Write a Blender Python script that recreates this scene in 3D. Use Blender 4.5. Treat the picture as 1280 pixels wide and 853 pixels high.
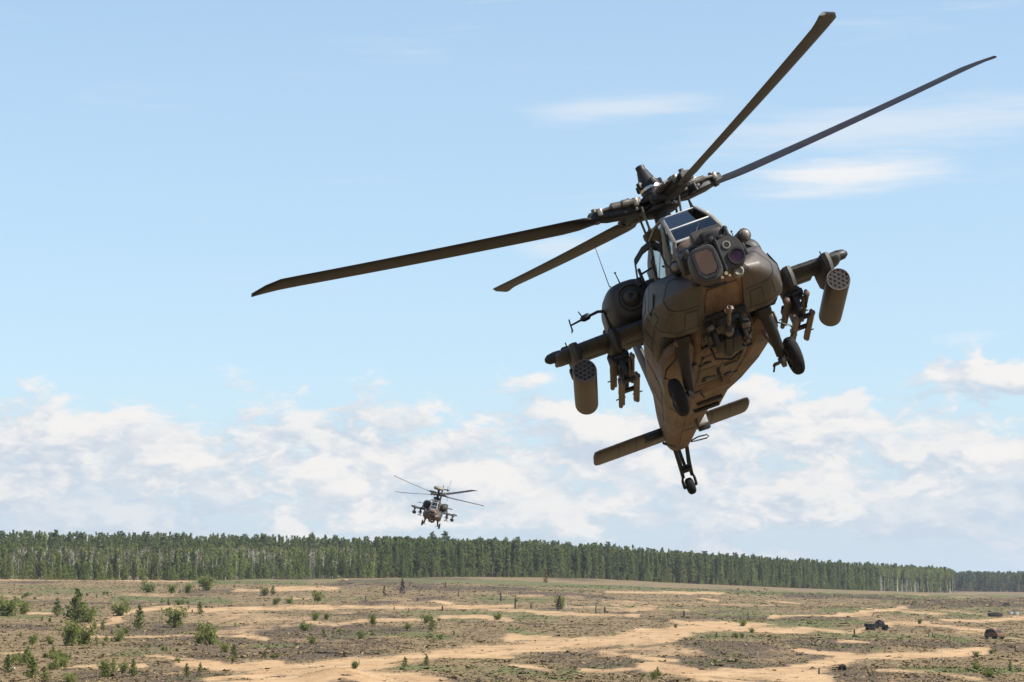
import bpy, bmesh, math, random
import numpy as np
from mathutils import Vector, Matrix

random.seed(7)
rng = np.random.default_rng(11)
S = bpy.context.scene
COL = S.collection
for o in list(bpy.data.objects):
    bpy.data.objects.remove(o)

# ------------------------------------------------------------------ camera
CAM_H = 8.0
F = 2800.0 / 1280.0                      # focal length in picture widths
PITCH = math.atan((728 - 426.5) / 2800.0)
cam_d = bpy.data.cameras.new('camera')
cam = bpy.data.objects.new('camera', cam_d)
COL.objects.link(cam)
cam_d.sensor_width = 36.0
cam_d.lens = 36.0 * F
cam_d.clip_start = 0.5
cam_d.clip_end = 20000
cam.location = (0, 0, CAM_H)
cam.rotation_euler = (math.pi / 2 + PITCH, 0, 0)
S.camera = cam
S.render.resolution_x, S.render.resolution_y = 1024, 682
CP, SP = math.cos(PITCH), math.sin(PITCH)
C_R = np.array([1.0, 0, 0]); C_D = np.array([0, SP, -CP]); C_F = np.array([0, CP, SP])
CAM = np.array([0, 0, CAM_H])

# ------------------------------------------------------------------ world, sun, exposure
SUN_EL, SUN_AZ = math.radians(50), math.radians(107)     # azimuth clockwise from the view direction
W = bpy.data.worlds.new('World'); S.world = W; W.use_nodes = True
SUN_DIR = Vector((math.sin(SUN_AZ) * math.cos(SUN_EL), math.cos(SUN_AZ) * math.cos(SUN_EL), math.sin(SUN_EL)))
sun_d = bpy.data.lights.new('sun', 'SUN'); sun_d.energy = 5.0; sun_d.angle = math.radians(0.53); sun_d.color = (1, .955, .88)
sun = bpy.data.objects.new('sun', sun_d); COL.objects.link(sun)
sun.rotation_euler = (-SUN_DIR).to_track_quat('-Z', 'Y').to_euler()
sun.location = (60, 0, 90)
S.view_settings.view_transform = 'Standard'
S.view_settings.look = 'None'
S.view_settings.exposure = 1.0
S.view_settings.gamma = 1.0


class NT:
    """small helper for node trees"""
    def __init__(s, tree): s.t = tree; s.n = tree.nodes; s.l = tree.links
    def new(s, typ, **kw):
        n = s.n.new(typ)
        for k, v in kw.items(): setattr(n, k, v)
        return n
    def put(s, sock, v):
        if hasattr(v, 'is_linked') or hasattr(v, 'links'): s.l.new(v, sock)
        else: sock.default_value = v
    def m(s, op, a, b=None, c=None, clamp=False):
        n = s.new('ShaderNodeMath', operation=op, use_clamp=clamp)
        for i, v in enumerate((a, b, c)):
            if v is not None: s.put(n.inputs[i], v)
        return n.outputs[0]
    def vm(s, op, a, b=None, out=0):
        n = s.new('ShaderNodeVectorMath', operation=op)
        s.put(n.inputs[0], a)
        if b is not None: s.put(n.inputs[1], b)
        return n.outputs[out]
    def xyz(s, x, y, z):
        n = s.new('ShaderNodeCombineXYZ')
        for i, v in enumerate((x, y, z)): s.put(n.inputs[i], v)
        return n.outputs[0]
    def sep(s, v):
        n = s.new('ShaderNodeSeparateXYZ'); s.put(n.inputs[0], v); return n.outputs
    def ramp(s, fac, a, b, smooth=True):
        n = s.new('ShaderNodeMapRange', interpolation_type='SMOOTHSTEP' if smooth else 'LINEAR')
        s.put(n.inputs[0], fac); s.put(n.inputs[1], a); s.put(n.inputs[2], b)
        return n.outputs[0]
    def mix(s, fac, a, b, blend='MIX'):
        n = s.new('ShaderNodeMix', data_type='RGBA', blend_type=blend)
        s.put(n.inputs[0], fac)
        s.put(n.inputs[6], a if hasattr(a, 'links') else (*a, 1) if len(a) == 3 else a)
        s.put(n.inputs[7], b if hasattr(b, 'links') else (*b, 1) if len(b) == 3 else b)
        return n.outputs[2]
    def noise(s, vec, scale, detail=4, rough=.55, dist=0, out=0, lac=2.0):
        n = s.new('ShaderNodeTexNoise'); n.noise_dimensions = '3D'
        if vec is not None: s.put(n.inputs['Vector'], vec)
        s.put(n.inputs['Scale'], scale); s.put(n.inputs['Detail'], detail); s.put(n.inputs['Roughness'], rough)
        s.put(n.inputs['Distortion'], dist); s.put(n.inputs['Lacunarity'], lac)
        return n.outputs[out]


def build_world():
    w = NT(W.node_tree); w.n.clear()
    sky = w.new('ShaderNodeTexSky', sky_type='NISHITA')
    sky.sun_disc = False; sky.sun_elevation = SUN_EL; sky.sun_rotation = SUN_AZ
    sky.altitude = 50; sky.air_density = 1.0; sky.dust_density = .4; sky.ozone_density = 1.0
    tc = w.new('ShaderNodeTexCoord')
    d = w.vm('NORMALIZE', tc.outputs['Generated'])
    x, y, z = w.sep(d)
    hor = w.m('MAXIMUM', w.m('SQRT', w.m('ADD', w.m('MULTIPLY', x, x), w.m('MULTIPLY', y, y))), .02)
    el = w.m('DIVIDE', z, hor)                                 # tangent of the elevation
    cx = w.m('DIVIDE', x, hor); cy = w.m('DIVIDE', y, hor)

    # clear sky: paler towards the horizon
    c = w.mix(w.m('MULTIPLY', w.ramp(el, .62, .06), .64), sky.outputs[0], (2.82, 4.00, 5.05))
    c = w.mix(w.m('MULTIPLY', w.ramp(el, .10, .0), .80), c, (3.25, 3.85, 4.45))

    def cyl(k, kz):
        return w.xyz(w.m('MULTIPLY', cx, k), w.m('MULTIPLY', cy, k), w.m('MULTIPLY', el, kz))
    # high thin streaks
    sv = cyl(2.2, 22)
    st = w.noise(sv, 3.2, 6, .6, dist=.6)
    streak = w.m('MULTIPLY', w.ramp(st, .56, .82), w.m('MULTIPLY', w.ramp(el, .10, .16), .30))
    c = w.mix(streak, c, (4.7, 4.95, 5.2))
    for (a0, e0, ra, re, am) in ((.150, .181, .052, .0100, 1.0), (.048, .214, .050, .0070, .50), (.175, .203, .11, .013, .50),
                                 (.20, .107, .020, .004, .35), (.022, .150, .022, .006, .40)):
        ddx = w.m('DIVIDE', w.m('SUBTRACT', cx, a0), ra)
        dde = w.m('DIVIDE', w.m('ADD', w.m('SUBTRACT', el, e0), w.m('MULTIPLY', w.m('SUBTRACT', cx, a0), -.06)), re)
        rr = w.m('SQRT', w.m('ADD', w.m('MULTIPLY', ddx, ddx), w.m('MULTIPLY', dde, dde)))
        rr = w.m('ADD', rr, w.m('MULTIPLY', w.m('SUBTRACT', w.noise(sv, 9, 5, .6), .5), 1.3))
        front = w.ramp(y, .0, .1)
        mk = w.m('MULTIPLY', w.m('MULTIPLY', w.ramp(rr, 1.15, .1), am), front)
        c = w.mix(mk, c, (4.9, 5.0, 5.15))

    # cumulus in layers, the far ones lower, flatter and paler
    def field(k, kz, off, du, de):
        a = w.xyz(w.m('ADD', w.m('MULTIPLY', cx, k), off + du * k), w.m('ADD', w.m('MULTIPLY', cy, k), off * 1.7), w.m('MULTIPLY', w.m('ADD', el, de), kz))
        warp = w.vm('SUBTRACT', w.noise(a, 2.0, 3, .5, out=1), (.5, .5, .5))
        sc = w.vm('SCALE', warp); sc.node.inputs[3].default_value = .34
        b = w.vm('ADD', a, sc)
        big = w.noise(b, .75, 2, .5); det = w.noise(w.vm('ADD', b, (4.1, 2.7, 9.3)), 2.1, 8, .55)
        bil = w.m('ABSOLUTE', w.m('SUBTRACT', w.noise(w.vm('ADD', b, (1.3, 8.7, 3.3)), 4.2, 4, .55), .5))
        return w.m('SUBTRACT', w.m('ADD', w.m('MULTIPLY', big, .55), w.m('MULTIPLY', det, .62)), w.m('MULTIPLY', bil, .40))
    layers = (  # scale along, scale up, offset, centre elevation, spread, threshold, white, shade, opacity
        (13, 30, 7.7, .020, .030, .505, (4.50, 4.58, 4.75), (3.25, 3.75, 4.35), .80),
        (15, 30, 0.0, .048, .024, .505, (5.00, 4.92, 4.85), (3.25, 3.72, 4.30), .92),
        (11, 24, 3.1, .058, .028, .535, (5.15, 5.03, 4.92), (3.30, 3.76, 4.32), .97),
    )
    rise = w.m('MULTIPLY', w.ramp(cx, .08, .20), .016)
    for k, kz, off, e0, spread, th, white, shade, op in layers:
        f0 = field(k, kz, off, 0, 0); f1 = field(k, kz, off, .007, .0085)
        dd = w.m('DIVIDE', w.m('SUBTRACT', w.m('SUBTRACT', el, e0), rise), spread)
        dens = w.m('SUBTRACT', f0, w.m('MULTIPLY', w.m('MULTIPLY', dd, dd), .085))
        cov = w.m('MULTIPLY', w.ramp(dens, th - .022, th + .085), op)
        lit = w.ramp(w.m('SUBTRACT', f0, f1), -.11, .11)
        cov = w.m('MULTIPLY', cov, w.ramp(el, -.01, .012))
        c = w.mix(cov, c, w.mix(lit, shade, white))
    bg = w.new('ShaderNodeBackground'); bg.inputs[1].default_value = 0.09
    w.l.new(c, bg.inputs[0])
    out = w.new('ShaderNodeOutputWorld'); w.l.new(bg.outputs[0], out.inputs[0])


build_world()

# ------------------------------------------------------------------ materials
def material(name):
    m = bpy.data.materials.new(name); m.use_nodes = True
    t = NT(m.node_tree)
    return m, t, t.n['Principled BSDF']


def simple(name, col, rough=.6, metal=0.0, var=.25, scale=6, bump=.0, bscale=40, spec=.5):
    m, t, p = material(name)
    tc = t.new('ShaderNodeTexCoord').outputs['Object']
    n = t.noise(tc, scale, 5, .6)
    lo = tuple(c * (1 - var) for c in col); hi = tuple(min(1, c * (1 + var)) for c in col)
    t.l.new(t.mix(t.ramp(n, .3, .7, False), lo, hi), p.inputs['Base Color'])
    p.inputs['Roughness'].default_value = rough; p.inputs['Metallic'].default_value = metal
    p.inputs['Specular IOR Level'].default_value = spec
    if bump:
        b = t.new('ShaderNodeBump'); b.inputs['Strength'].default_value = bump; b.inputs['Distance'].default_value = .01
        t.l.new(t.noise(tc, bscale, 4, .6), b.inputs['Height']); t.l.new(b.outputs[0], p.inputs['Normal'])
    return m


def paint(name, col, dust, amount, rough=.34, spec=.5):
    """matt olive army paint with rubbed dust, streaks and rivet-scale relief"""
    m, t, p = material(name)
    tc = t.new('ShaderNodeTexCoord').outputs['Object']
    n1 = t.noise(tc, 1.1, 6, .62, dist=.4)
    st = t.noise(t.vm('MULTIPLY', tc, (.7, 5, 5)), 2.2, 5, .62)
    fine = t.noise(tc, 22, 4, .6)
    base = t.mix(t.ramp(fine, .3, .7, False), tuple(c * .86 for c in col), tuple(c * 1.14 for c in col))
    d = t.m('MULTIPLY', t.ramp(t.m('ADD', t.m('MULTIPLY', n1, .6), t.m('MULTIPLY', st, .4)), .5 - amount * .25, .72), amount, clamp=True)
    base = t.mix(d, base, dust)
    gr = t.ramp(t.noise(t.vm('ADD', tc, (3, 7, 1)), 3.2, 7, .72), .52, .74)
    base = t.mix(t.m('MULTIPLY', gr, .62), base, (.020, .017, .013))
    run = t.ramp(t.noise(t.vm('MULTIPLY', t.vm('ADD', tc, (5, 2, 8)), (.35, 9, 9)), 1.6, 5, .65), .60, .74)
    base = t.mix(t.m('MULTIPLY', run, .42), base, (.026, .020, .014))
    t.l.new(base, p.inputs['Base Color'])
    t.l.new(t.m('ADD', rough, t.m('MULTIPLY', fine, .2)), p.inputs['Roughness'])
    p.inputs['Specular IOR Level'].default_value = spec
    b = t.new('ShaderNodeBump'); b.inputs['Strength'].default_value = .25; b.inputs['Distance'].default_value = .012
    t.l.new(t.m('ADD', t.noise(tc, 3, 3, .5), t.m('MULTIPLY', fine, .25)), b.inputs['Height'])
    t.l.new(b.outputs[0], p.inputs['Normal'])
    return m


M = {}
M['paint'] = paint('olive_paint', (.027, .0245, .021), (.070, .051, .036), .30, .46, .4)
M['cheek'] = paint('bay_paint', (.041, .036, .029), (.165, .106, .066), .42, .44, .5)
M['belly'] = paint('dusty_bounce_olive_paint', (.058, .041, .028), (.215, .130, .074), .80, .52, .3)  # real dust, with warm light bounced off the ground mixed into its colour
M['dark'] = simple('dark_metal', (.014, .013, .012), .5, 0, .4, 9, spec=.3)
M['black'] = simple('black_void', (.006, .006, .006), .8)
M['rubber'] = simple('tyre_rubber', (.011, .010, .010), .85, 0, .3, 12, .3, 60, .2)
M['steel'] = simple('worn_steel', (.10, .088, .074), .42, .5, .5, 14)
M['bright'] = simple('bare_metal', (.5, .47, .43), .3, .9, .25, 14)
M['blade'] = simple('blade_paint', (.0145, .012, .0105), .5, 0, .4, 3, spec=.3)
M['frame'] = simple('canopy_frame_paint', (.17, .155, .125), .5, 0, .2, 8)
M['rail'] = simple('brown_rail_paint', (.085, .050, .030), .55, 0, .35, 9)
M['pod'] = paint('pod_paint', (.032, .024, .019), (.085, .055, .036), .45)
M['podface'] = simple('pod_face_paint', (.12, .098, .078), .6)
M['seal'] = simple('pale_seal', (.52, .50, .46), .5, 0, .1, 8)
M['seat'] = simple('cockpit_trim', (.10, .095, .07), .8)
M['pale_grey'] = simple('pale_grey_paint', (.30, .30, .29), .6, 0, .2, 9)
M['white'] = simple('white_paint', (.72, .70, .66), .5, 0, .12, 9)
M['cream'] = simple('pale_radome_paint', (.17, .155, .11), .55, 0, .15, 4)


def glassy(name, tint, mixv, rough=.03):
    m, t, p = material(name)
    g = t.new('ShaderNodeBsdfGlossy'); g.inputs['Roughness'].default_value = rough; g.inputs['Color'].default_value = (.80, .80, .78, 1)
    tr = t.new('ShaderNodeBsdfTransparent'); tr.inputs['Color'].default_value = (*tint, 1)
    fr = t.new('ShaderNodeFresnel'); fr.inputs['IOR'].default_value = 1.5
    mx = t.new('ShaderNodeMixShader')
    t.l.new(t.m('ADD', fr.outputs[0], mixv, clamp=True), mx.inputs[0]); t.l.new(tr.outputs[0], mx.inputs[1]); t.l.new(g.outputs[0], mx.inputs[2])
    t.l.new(mx.outputs[0], t.n['Material Output'].inputs[0])
    return m


M['glass'] = glassy('canopy_glass', (.55, .60, .58), .11)
M['amber'] = simple('amber_sensor_glass', (.105, .056, .032), .16, .5, .15, 5)
M['violet'] = simple('violet_lens_coating', (.07, .018, .032), .12, .5, .3, 5)

# ------------------------------------------------------------------ mesh builder
class MB:
    def __init__(s): s.v = []; s.f = []
    def add(s, vs, fs, mat=None):
        o = len(s.v)
        for p in vs:
            s.v.append(tuple(mat @ Vector(p)) if mat is not None else tuple(p))
        s.f += [tuple(i + o for i in f) for f in fs]
        return s
    def box(s, c, size, rot=None, ch=0.0):
        """box with chamfered vertical and horizontal edges when ch > 0"""
        hx, hy, hz = (k / 2 for k in size)
        mt = Matrix.Translation(c)
        if rot is not None: mt = mt @ (rot if isinstance(rot, Matrix) else Matrix.Rotation(rot[0], 4, 'X') @ Matrix.Rotation(rot[1], 4, 'Y') @ Matrix.Rotation(rot[2], 4, 'Z'))
        if ch <= 0:
            vs = [(x, y, z) for x in (-hx, hx) for y in (-hy, hy) for z in (-hz, hz)]
            fs = [(0, 1, 3, 2), (4, 6, 7, 5), (0, 4, 5, 1), (2, 3, 7, 6), (0, 2, 6, 4), (1, 5, 7, 3)]
            return s.add(vs, fs, mt)
        bm = bmesh.new(); bmesh.ops.create_cube(bm, size=1)
        for v in bm.verts: v.co = (v.co.x * size[0], v.co.y * size[1], v.co.z * size[2])
        bmesh.ops.bevel(bm, geom=bm.edges[:], offset=min(ch, min(size) * .45), segments=2, affect='EDGES', profile=.5)
        bm.verts.index_update()
        s.add([v.co for v in bm.verts], [[v.index for v in f.verts] for f in bm.faces], mt); bm.free()
        return s
    def ring(s, p, ax, r, n, ph=0):
        ax = Vector(ax).normalized()
        u = ax.orthogonal().normalized() if abs(ax.x) < .95 else Vector((0, 1, 0))
        u = (u - ax * u.dot(ax)).normalized(); w = ax.cross(u)
        return [Vector(p) + (u * math.cos(2 * math.pi * k / n + ph) + w * math.sin(2 * math.pi * k / n + ph)) * r for k in range(n)]
    def lathe(s, p, ax, prof, n=16, cap=True):
        """prof: list of (distance along ax, radius)"""
        ax = Vector(ax).normalized(); p = Vector(p); vs = []; fs = []
        for d, r in prof: vs += s.ring(p + ax * d, ax, max(r, 1e-4), n)
        for i in range(len(prof) - 1):
            for k in range(n):
                a = i * n + k; b = i * n + (k + 1) % n
                fs.append((a, b, b + n, a + n))
        if cap:
            fs.append(tuple(range(n - 1, -1, -1))); fs.append(tuple((len(prof) - 1) * n + k for k in range(n)))
        return s.add(vs, fs)
    def cyl(s, a, b, r0, r1=None, n=10):
        a = Vector(a); b = Vector(b); L = (b - a).length
        return s.lathe(a, b - a, [(0, r0), (L, r0 if r1 is None else r1)], n)
    def tube(s, pts, r, n=8):
        pts = [Vector(p) for p in pts]; vs = []; fs = []
        for i, p in enumerate(pts):
            t = (pts[min(i + 1, len(pts) - 1)] - pts[max(i - 1, 0)])
            rr = r[i] if isinstance(r, (list, tuple)) else r
            vs += s.ring(p, t, rr, n)
        for i in range(len(pts) - 1):
            for k in range(n):
                a = i * n + k; b = i * n + (k + 1) % n; fs.append((a, b, b + n, a + n))
        fs.append(tuple(range(n - 1, -1, -1))); fs.append(tuple((len(pts) - 1) * n + k for k in range(n)))
        return s.add(vs, fs)
    def ball(s, c, r, nu=14, nv=9, sc=(1, 1, 1), rot=None):
        vs = []; fs = []
        for i in range(nv + 1):
            th = math.pi * i / nv
            for k in range(nu):
                ph = 2 * math.pi * k / nu
                q = Vector((math.sin(th) * math.cos(ph) * sc[0], math.sin(th) * math.sin(ph) * sc[1], math.cos(th) * sc[2])) * r
                if rot is not None: q = rot @ q
                vs.append(q + Vector(c))
        for i in range(nv):
            for k in range(nu):
                a = i * nu + k; b = i * nu + (k + 1) % nu; fs.append((a, a + nu, b + nu, b))
        return s.add(vs, fs)
    def loft(s, rings, closed=True, caps=True):
        n = len(rings[0]); vs = [p for r in rings for p in r]; fs = []
        for i in range(len(rings) - 1):
            for k in range(n if closed else n - 1):
                a = i * n + k; b = i * n + (k + 1) % n; fs.append((a, b, b + n, a + n))
        if caps and closed:
            fs.append(tuple(range(n - 1, -1, -1))); fs.append(tuple((len(rings) - 1) * n + k for k in range(n)))
        return s.add(vs, fs)
    def plate(s, pts, normal, th):
        """flat polygon given thickness along normal"""
        nn = Vector(normal).normalized() * th; k = len(pts)
        vs = [Vector(p) for p in pts] + [Vector(p) + nn for p in pts]
        fs = [tuple(range(k - 1, -1, -1)), tuple(range(k, 2 * k))] + [(i, (i + 1) % k, (i + 1) % k + k, i + k) for i in range(k)]
        return s.add(vs, fs)
    def mesh(s, name, mat, smooth=True, ang=38, shift=(0, 0, 0)):
        me = bpy.data.meshes.new(name)
        vs = [(a + shift[0], b + shift[1], c + shift[2]) for a, b, c in s.v] if any(shift) else s.v
        me.from_pydata(vs, [], s.f); me.update()
        bm = bmesh.new(); bm.from_mesh(me); bmesh.ops.remove_doubles(bm, verts=bm.verts, dist=1e-5)
        bmesh.ops.recalc_face_normals(bm, faces=bm.faces); bm.to_mesh(me); bm.free()
        if smooth:
            me.polygons.foreach_set('use_smooth', [True] * len(me.polygons)); me.set_sharp_from_angle(angle=math.radians(ang))
        if mat is not None: me.materials.append(M[mat] if isinstance(mat, str) else mat)
        return me


def link(name, me, parent=None, label=None, cat=None, group=None, kind=None):
    o = bpy.data.objects.new(name, me); COL.objects.link(o)
    if parent is not None: o.parent = parent
    for k, v in (('label', label), ('category', cat), ('group', group), ('kind', kind)):
        if v: o[k] = v
    return o


def empty(name, label, cat, group=None, loc=(0, 0, 0), rz=0):
    o = link(name, None, None, label, cat, group)
    o.empty_display_size = .5; o.location = loc; o.rotation_euler = (0, 0, rz)
    return o


def copy_thing(root, label=None, group=None, skip=()):
    r = root.copy(); COL.objects.link(r)
    if label: r['label'] = label
    if group: r['group'] = group
    for ch in list(root.children):
        if ch.name.split('.')[0] in skip: continue
        c = ch.copy(); COL.objects.link(c); c.parent = r
        for g in list(ch.children):
            if g.name.split('.')[0] in skip: continue
            d = g.copy(); COL.objects.link(d); d.parent = c
    return r
HELI_R = [[-0.00613, 0.93873, -0.34459], [-0.2337, -0.3364, -0.91226], [-0.97229, 0.07493, 0.22145]]
HELI_T = [2.4679, -2.4915, 39.339]
FAR_R = [[-0.04065, 0.9774, 0.20744], [0.029, 0.20867, -0.97756], [-0.99875, -0.03372, -0.03682]]
FAR_T = [-8.8291, 18.1389, 266.981]

# ------------------------------------------------------------------ helicopters
ZO = 3.84          # rotor hub height above the wheels' ground line; builder coordinates are hub based (x forward, y left, z up)


def round_poly(pts, r, closed=True, k=3):
    """polygon with each corner replaced by a small curve of k+1 points"""
    out = []; n = len(pts)
    for i, p in enumerate(pts):
        p = Vector(p)
        if not closed and i in (0, n - 1): out.append(p); continue
        a = Vector(pts[(i - 1) % n]); b = Vector(pts[(i + 1) % n])
        ra = r[i] if isinstance(r, (list, tuple)) else r
        da = min(ra, (a - p).length * .48); db = min(ra, (b - p).length * .48)
        s = p + (a - p).normalized() * da if (a - p).length > 1e-6 else p
        e = p + (b - p).normalized() * db if (b - p).length > 1e-6 else p
        for j in range(k + 1):
            t = j / k; out.append(s * (1 - t) ** 2 + p * 2 * t * (1 - t) + e * t * t)
    return out


class Hull:
    """surface through section polygons given at stations along x"""
    def __init__(s, secs, r, closed, mirror=False, flat=False):
        s.flat = flat
        s.x = [q[0] for q in secs]; s.rings = []
        for x, poly in secs:
            ring = round_poly(poly, r, closed)
            if mirror:
                ring = ring + [Vector((-p.x, p.y)) for p in reversed(ring[1:-1])]
            s.rings.append(ring)
        s.A = np.array([[tuple(p) for p in r_] for r_ in s.rings]); s.X = np.array(s.x)
    def at(s, x):
        X = s.X; A = s.A
        i = int(np.clip(np.searchsorted(-X, -x) - 1, 0, len(X) - 2))
        t = (x - X[i]) / (X[i + 1] - X[i])
        # monotone cubic through neighbouring stations
        def slope(j):
            if j == 0: return (A[1] - A[0]) / (X[1] - X[0])
            if j == len(X) - 1: return (A[-1] - A[-2]) / (X[-1] - X[-2])
            d0 = (A[j] - A[j - 1]) / (X[j] - X[j - 1]); d1 = (A[j + 1] - A[j]) / (X[j + 1] - X[j])
            with np.errstate(all='ignore'):
                h = np.where(d0 * d1 > 0, 2 * d0 * d1 / (d0 + d1), 0)
            return np.nan_to_num(h)
        if s.flat: return A[i] * (1 - t) + A[i + 1] * t
        h = X[i + 1] - X[i]; m0 = slope(i) * h; m1 = slope(i + 1) * h
        return (2 * t**3 - 3 * t**2 + 1) * A[i] + (t**3 - 2 * t**2 + t) * m0 + (-2 * t**3 + 3 * t**2) * A[i + 1] + (t**3 - t**2) * m1
    def mesh(s, mb, n, sy=1):
        xs = np.linspace(s.X[0], s.X[-1], n)
        xs = sorted(set(list(np.round(xs, 4)) + list(s.X)), reverse=True)
        mb.loft([[Vector((x, sy * p[0], p[1])) for p in s.at(x)] for x in xs])
        return mb
    def patch(s, x0, x1, k0, k1, off, nx=6, nk=6, sy=1):
        """a panel lying on the surface, standing proud by off; k are (fractional) ring positions"""
        mb = MB(); n = s.A.shape[1]
        def P(x, k, o):
            r = s.at(x); i = int(math.floor(k)); f = k - i
            q = r[i % n] * (1 - f) + r[(i + 1) % n] * f
            tg = r[(i + 1) % n] - r[i % n]; nrm = np.array([tg[1], -tg[0]]); nrm = nrm / (np.linalg.norm(nrm) + 1e-9)
            c = r.mean(0)
            if np.dot(nrm, q - c) < 0: nrm = -nrm
            q = q + nrm * o
            return Vector((x, sy * q[0], q[1]))
        top = [[P(x0 + (x1 - x0) * i / nx, k0 + (k1 - k0) * j / nk, off) for j in range(nk + 1)] for i in range(nx + 1)]
        w = nk + 1
        vs = [p for r in top for p in r]; fs = [(i * w + j, i * w + j + 1, (i + 1) * w + j + 1, (i + 1) * w + j) for i in range(nx) for j in range(nk)]
        # skirt down to the hull
        edge = [(i, 0) for i in range(nx + 1)] + [(nx, j) for j in range(1, nk + 1)] + [(i, nk) for i in range(nx - 1, -1, -1)] + [(0, j) for j in range(nk - 1, 0, -1)]
        o = len(vs)
        for i, j in edge: vs.append(P(x0 + (x1 - x0) * i / nx, k0 + (k1 - k0) * j / nk, -.01))
        m = len(edge)
        for q in range(m):
            a = edge[q][0] * w + edge[q][1]; b = edge[(q + 1) % m][0] * w + edge[(q + 1) % m][1]
            fs.append((a, b, o + (q + 1) % m, o + q))
        return mb.add(vs, fs)


FUS = [  # x, half section from bottom centre to top centre
    (3.55, [(0, -2.44), (.20, -2.44), (.31, -2.38), (.32, -2.14), (.22, -2.00), (0, -1.97)]),
    (3.25, [(0, -2.56), (.34, -2.56), (.46, -2.46), (.46, -2.00), (.34, -1.80), (0, -1.72)]),
    (2.95, [(0, -2.66), (.40, -2.66), (.51, -2.54), (.50, -1.90), (.40, -1.66), (0, -1.59)]),
    (2.40, [(0, -2.84), (.42, -2.84), (.55, -2.70), (.53, -1.92), (.49, -1.84), (0, -1.80)]),
    (1.60, [(0, -2.96), (.46, -2.96), (.57, -2.80), (.55, -1.92), (.53, -1.82), (0, -1.78)]),
    (1.20, [(0, -3.12), (.48, -3.12), (.60, -2.86), (.57, -1.80), (.53, -1.72), (0, -1.68)]),
    (0.40, [(0, -3.18), (.48, -3.18), (.62, -2.90), (.60, -1.62), (.54, -1.52), (0, -1.45)]),
    (-0.6, [(0, -3.18), (.46, -3.18), (.64, -2.88), (.68, -1.60), (.46, -1.24), (0, -1.16)]),
    (-2.0, [(0, -3.14), (.40, -3.14), (.66, -2.78), (.74, -1.75), (.46, -1.26), (0, -1.20)]),
    (-4.0, [(0, -3.06), (.32, -3.06), (.56, -2.74), (.66, -1.90), (.36, -1.48), (0, -1.42)]),
    (-6.5, [(0, -3.02), (.23, -3.02), (.38, -2.74), (.43, -2.10), (.24, -1.74), (0, -1.68)]),
    (-8.5, [(0, -3.02), (.16, -3.02), (.27, -2.80), (.26, -2.22), (.14, -1.98), (0, -1.94)]),
    (-9.1, [(0, -2.94), (.10, -2.94), (.20, -2.80), (.20, -2.32), (.12, -2.10), (0, -2.06)]),
    (-9.5, [(0, -2.74), (.07, -2.74), (.12, -2.66), (.12, -2.42), (.07, -2.30), (0, -2.28)]),
]
CHEEK = [  # x, closed section of the left avionics bay (y, z)
    (3.32, [(.34, -2.50), (.42, -2.50), (.47, -2.47), (.47, -2.42), (.42, -2.38), (.34, -2.37)]),
    (3.18, [(.34, -2.60), (.58, -2.58), (.70, -2.52), (.71, -2.42), (.58, -2.29), (.34, -2.28)]),
    (2.92, [(.34, -2.72), (.76, -2.71), (.92, -2.62), (.94, -2.44), (.76, -2.16), (.34, -2.14)]),
    (2.62, [(.34, -2.84), (.80, -2.83), (1.03, -2.70), (1.07, -2.43), (.88, -2.04), (.34, -2.00)]),
    (2.30, [(.34, -2.90), (.82, -2.90), (1.09, -2.76), (1.13, -2.40), (.96, -1.95), (.34, -1.92)]),
    (2.10, [(.34, -2.92), (.82, -2.92), (1.10, -2.78), (1.14, -2.38), (.98, -1.95), (.34, -1.91)]),
    (2.04, [(.34, -2.74), (.78, -2.74), (1.04, -2.66), (1.14, -2.38), (.99, -1.94), (.34, -1.91)]),
    (1.60, [(.34, -2.76), (.78, -2.76), (1.04, -2.68), (1.15, -2.36), (1.00, -1.94), (.34, -1.90)]),
    (0.80, [(.34, -2.80), (.78, -2.80), (1.04, -2.70), (1.13, -2.36), (.98, -1.96), (.34, -1.90)]),
    (0.00, [(.34, -2.84), (.72, -2.84), (.98, -2.74), (1.07, -2.38), (.92, -2.02), (.34, -1.96)]),
    (-.70, [(.34, -2.86), (.60, -2.86), (.80, -2.76), (.86, -2.40), (.76, -2.12), (.34, -2.10)]),
    (-1.60, [(.30, -2.86), (.44, -2.86), (.58, -2.76), (.60, -2.44), (.54, -2.28), (.30, -2.26)]),
]
NAC = [  # engine nacelle, offsets from its axis at y=1.08, z=-1.52
    (.42, .25, .25), (.38, .31, .31), (.28, .36, .365), (.08, .395, .405), (-.2, .42, .43), (-.6, .44, .45), (-1.2, .43, .44), (-1.7, .37, .38),
]
HULL = Hull(FUS, [0, .06, .07, .07, .08, 0], False, True)


SPLIT = {'pitch_link', 'gun_bracket', 'crew_seat', 'hose', 'lag_damper', 'drain_fitting', 'blade_antenna', 'grab_rail', 'turret_bolts', 'instrument_cowl', 'cap_bracket', 'ice_probe', 'cable', 'turret_bracket'}


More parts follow.
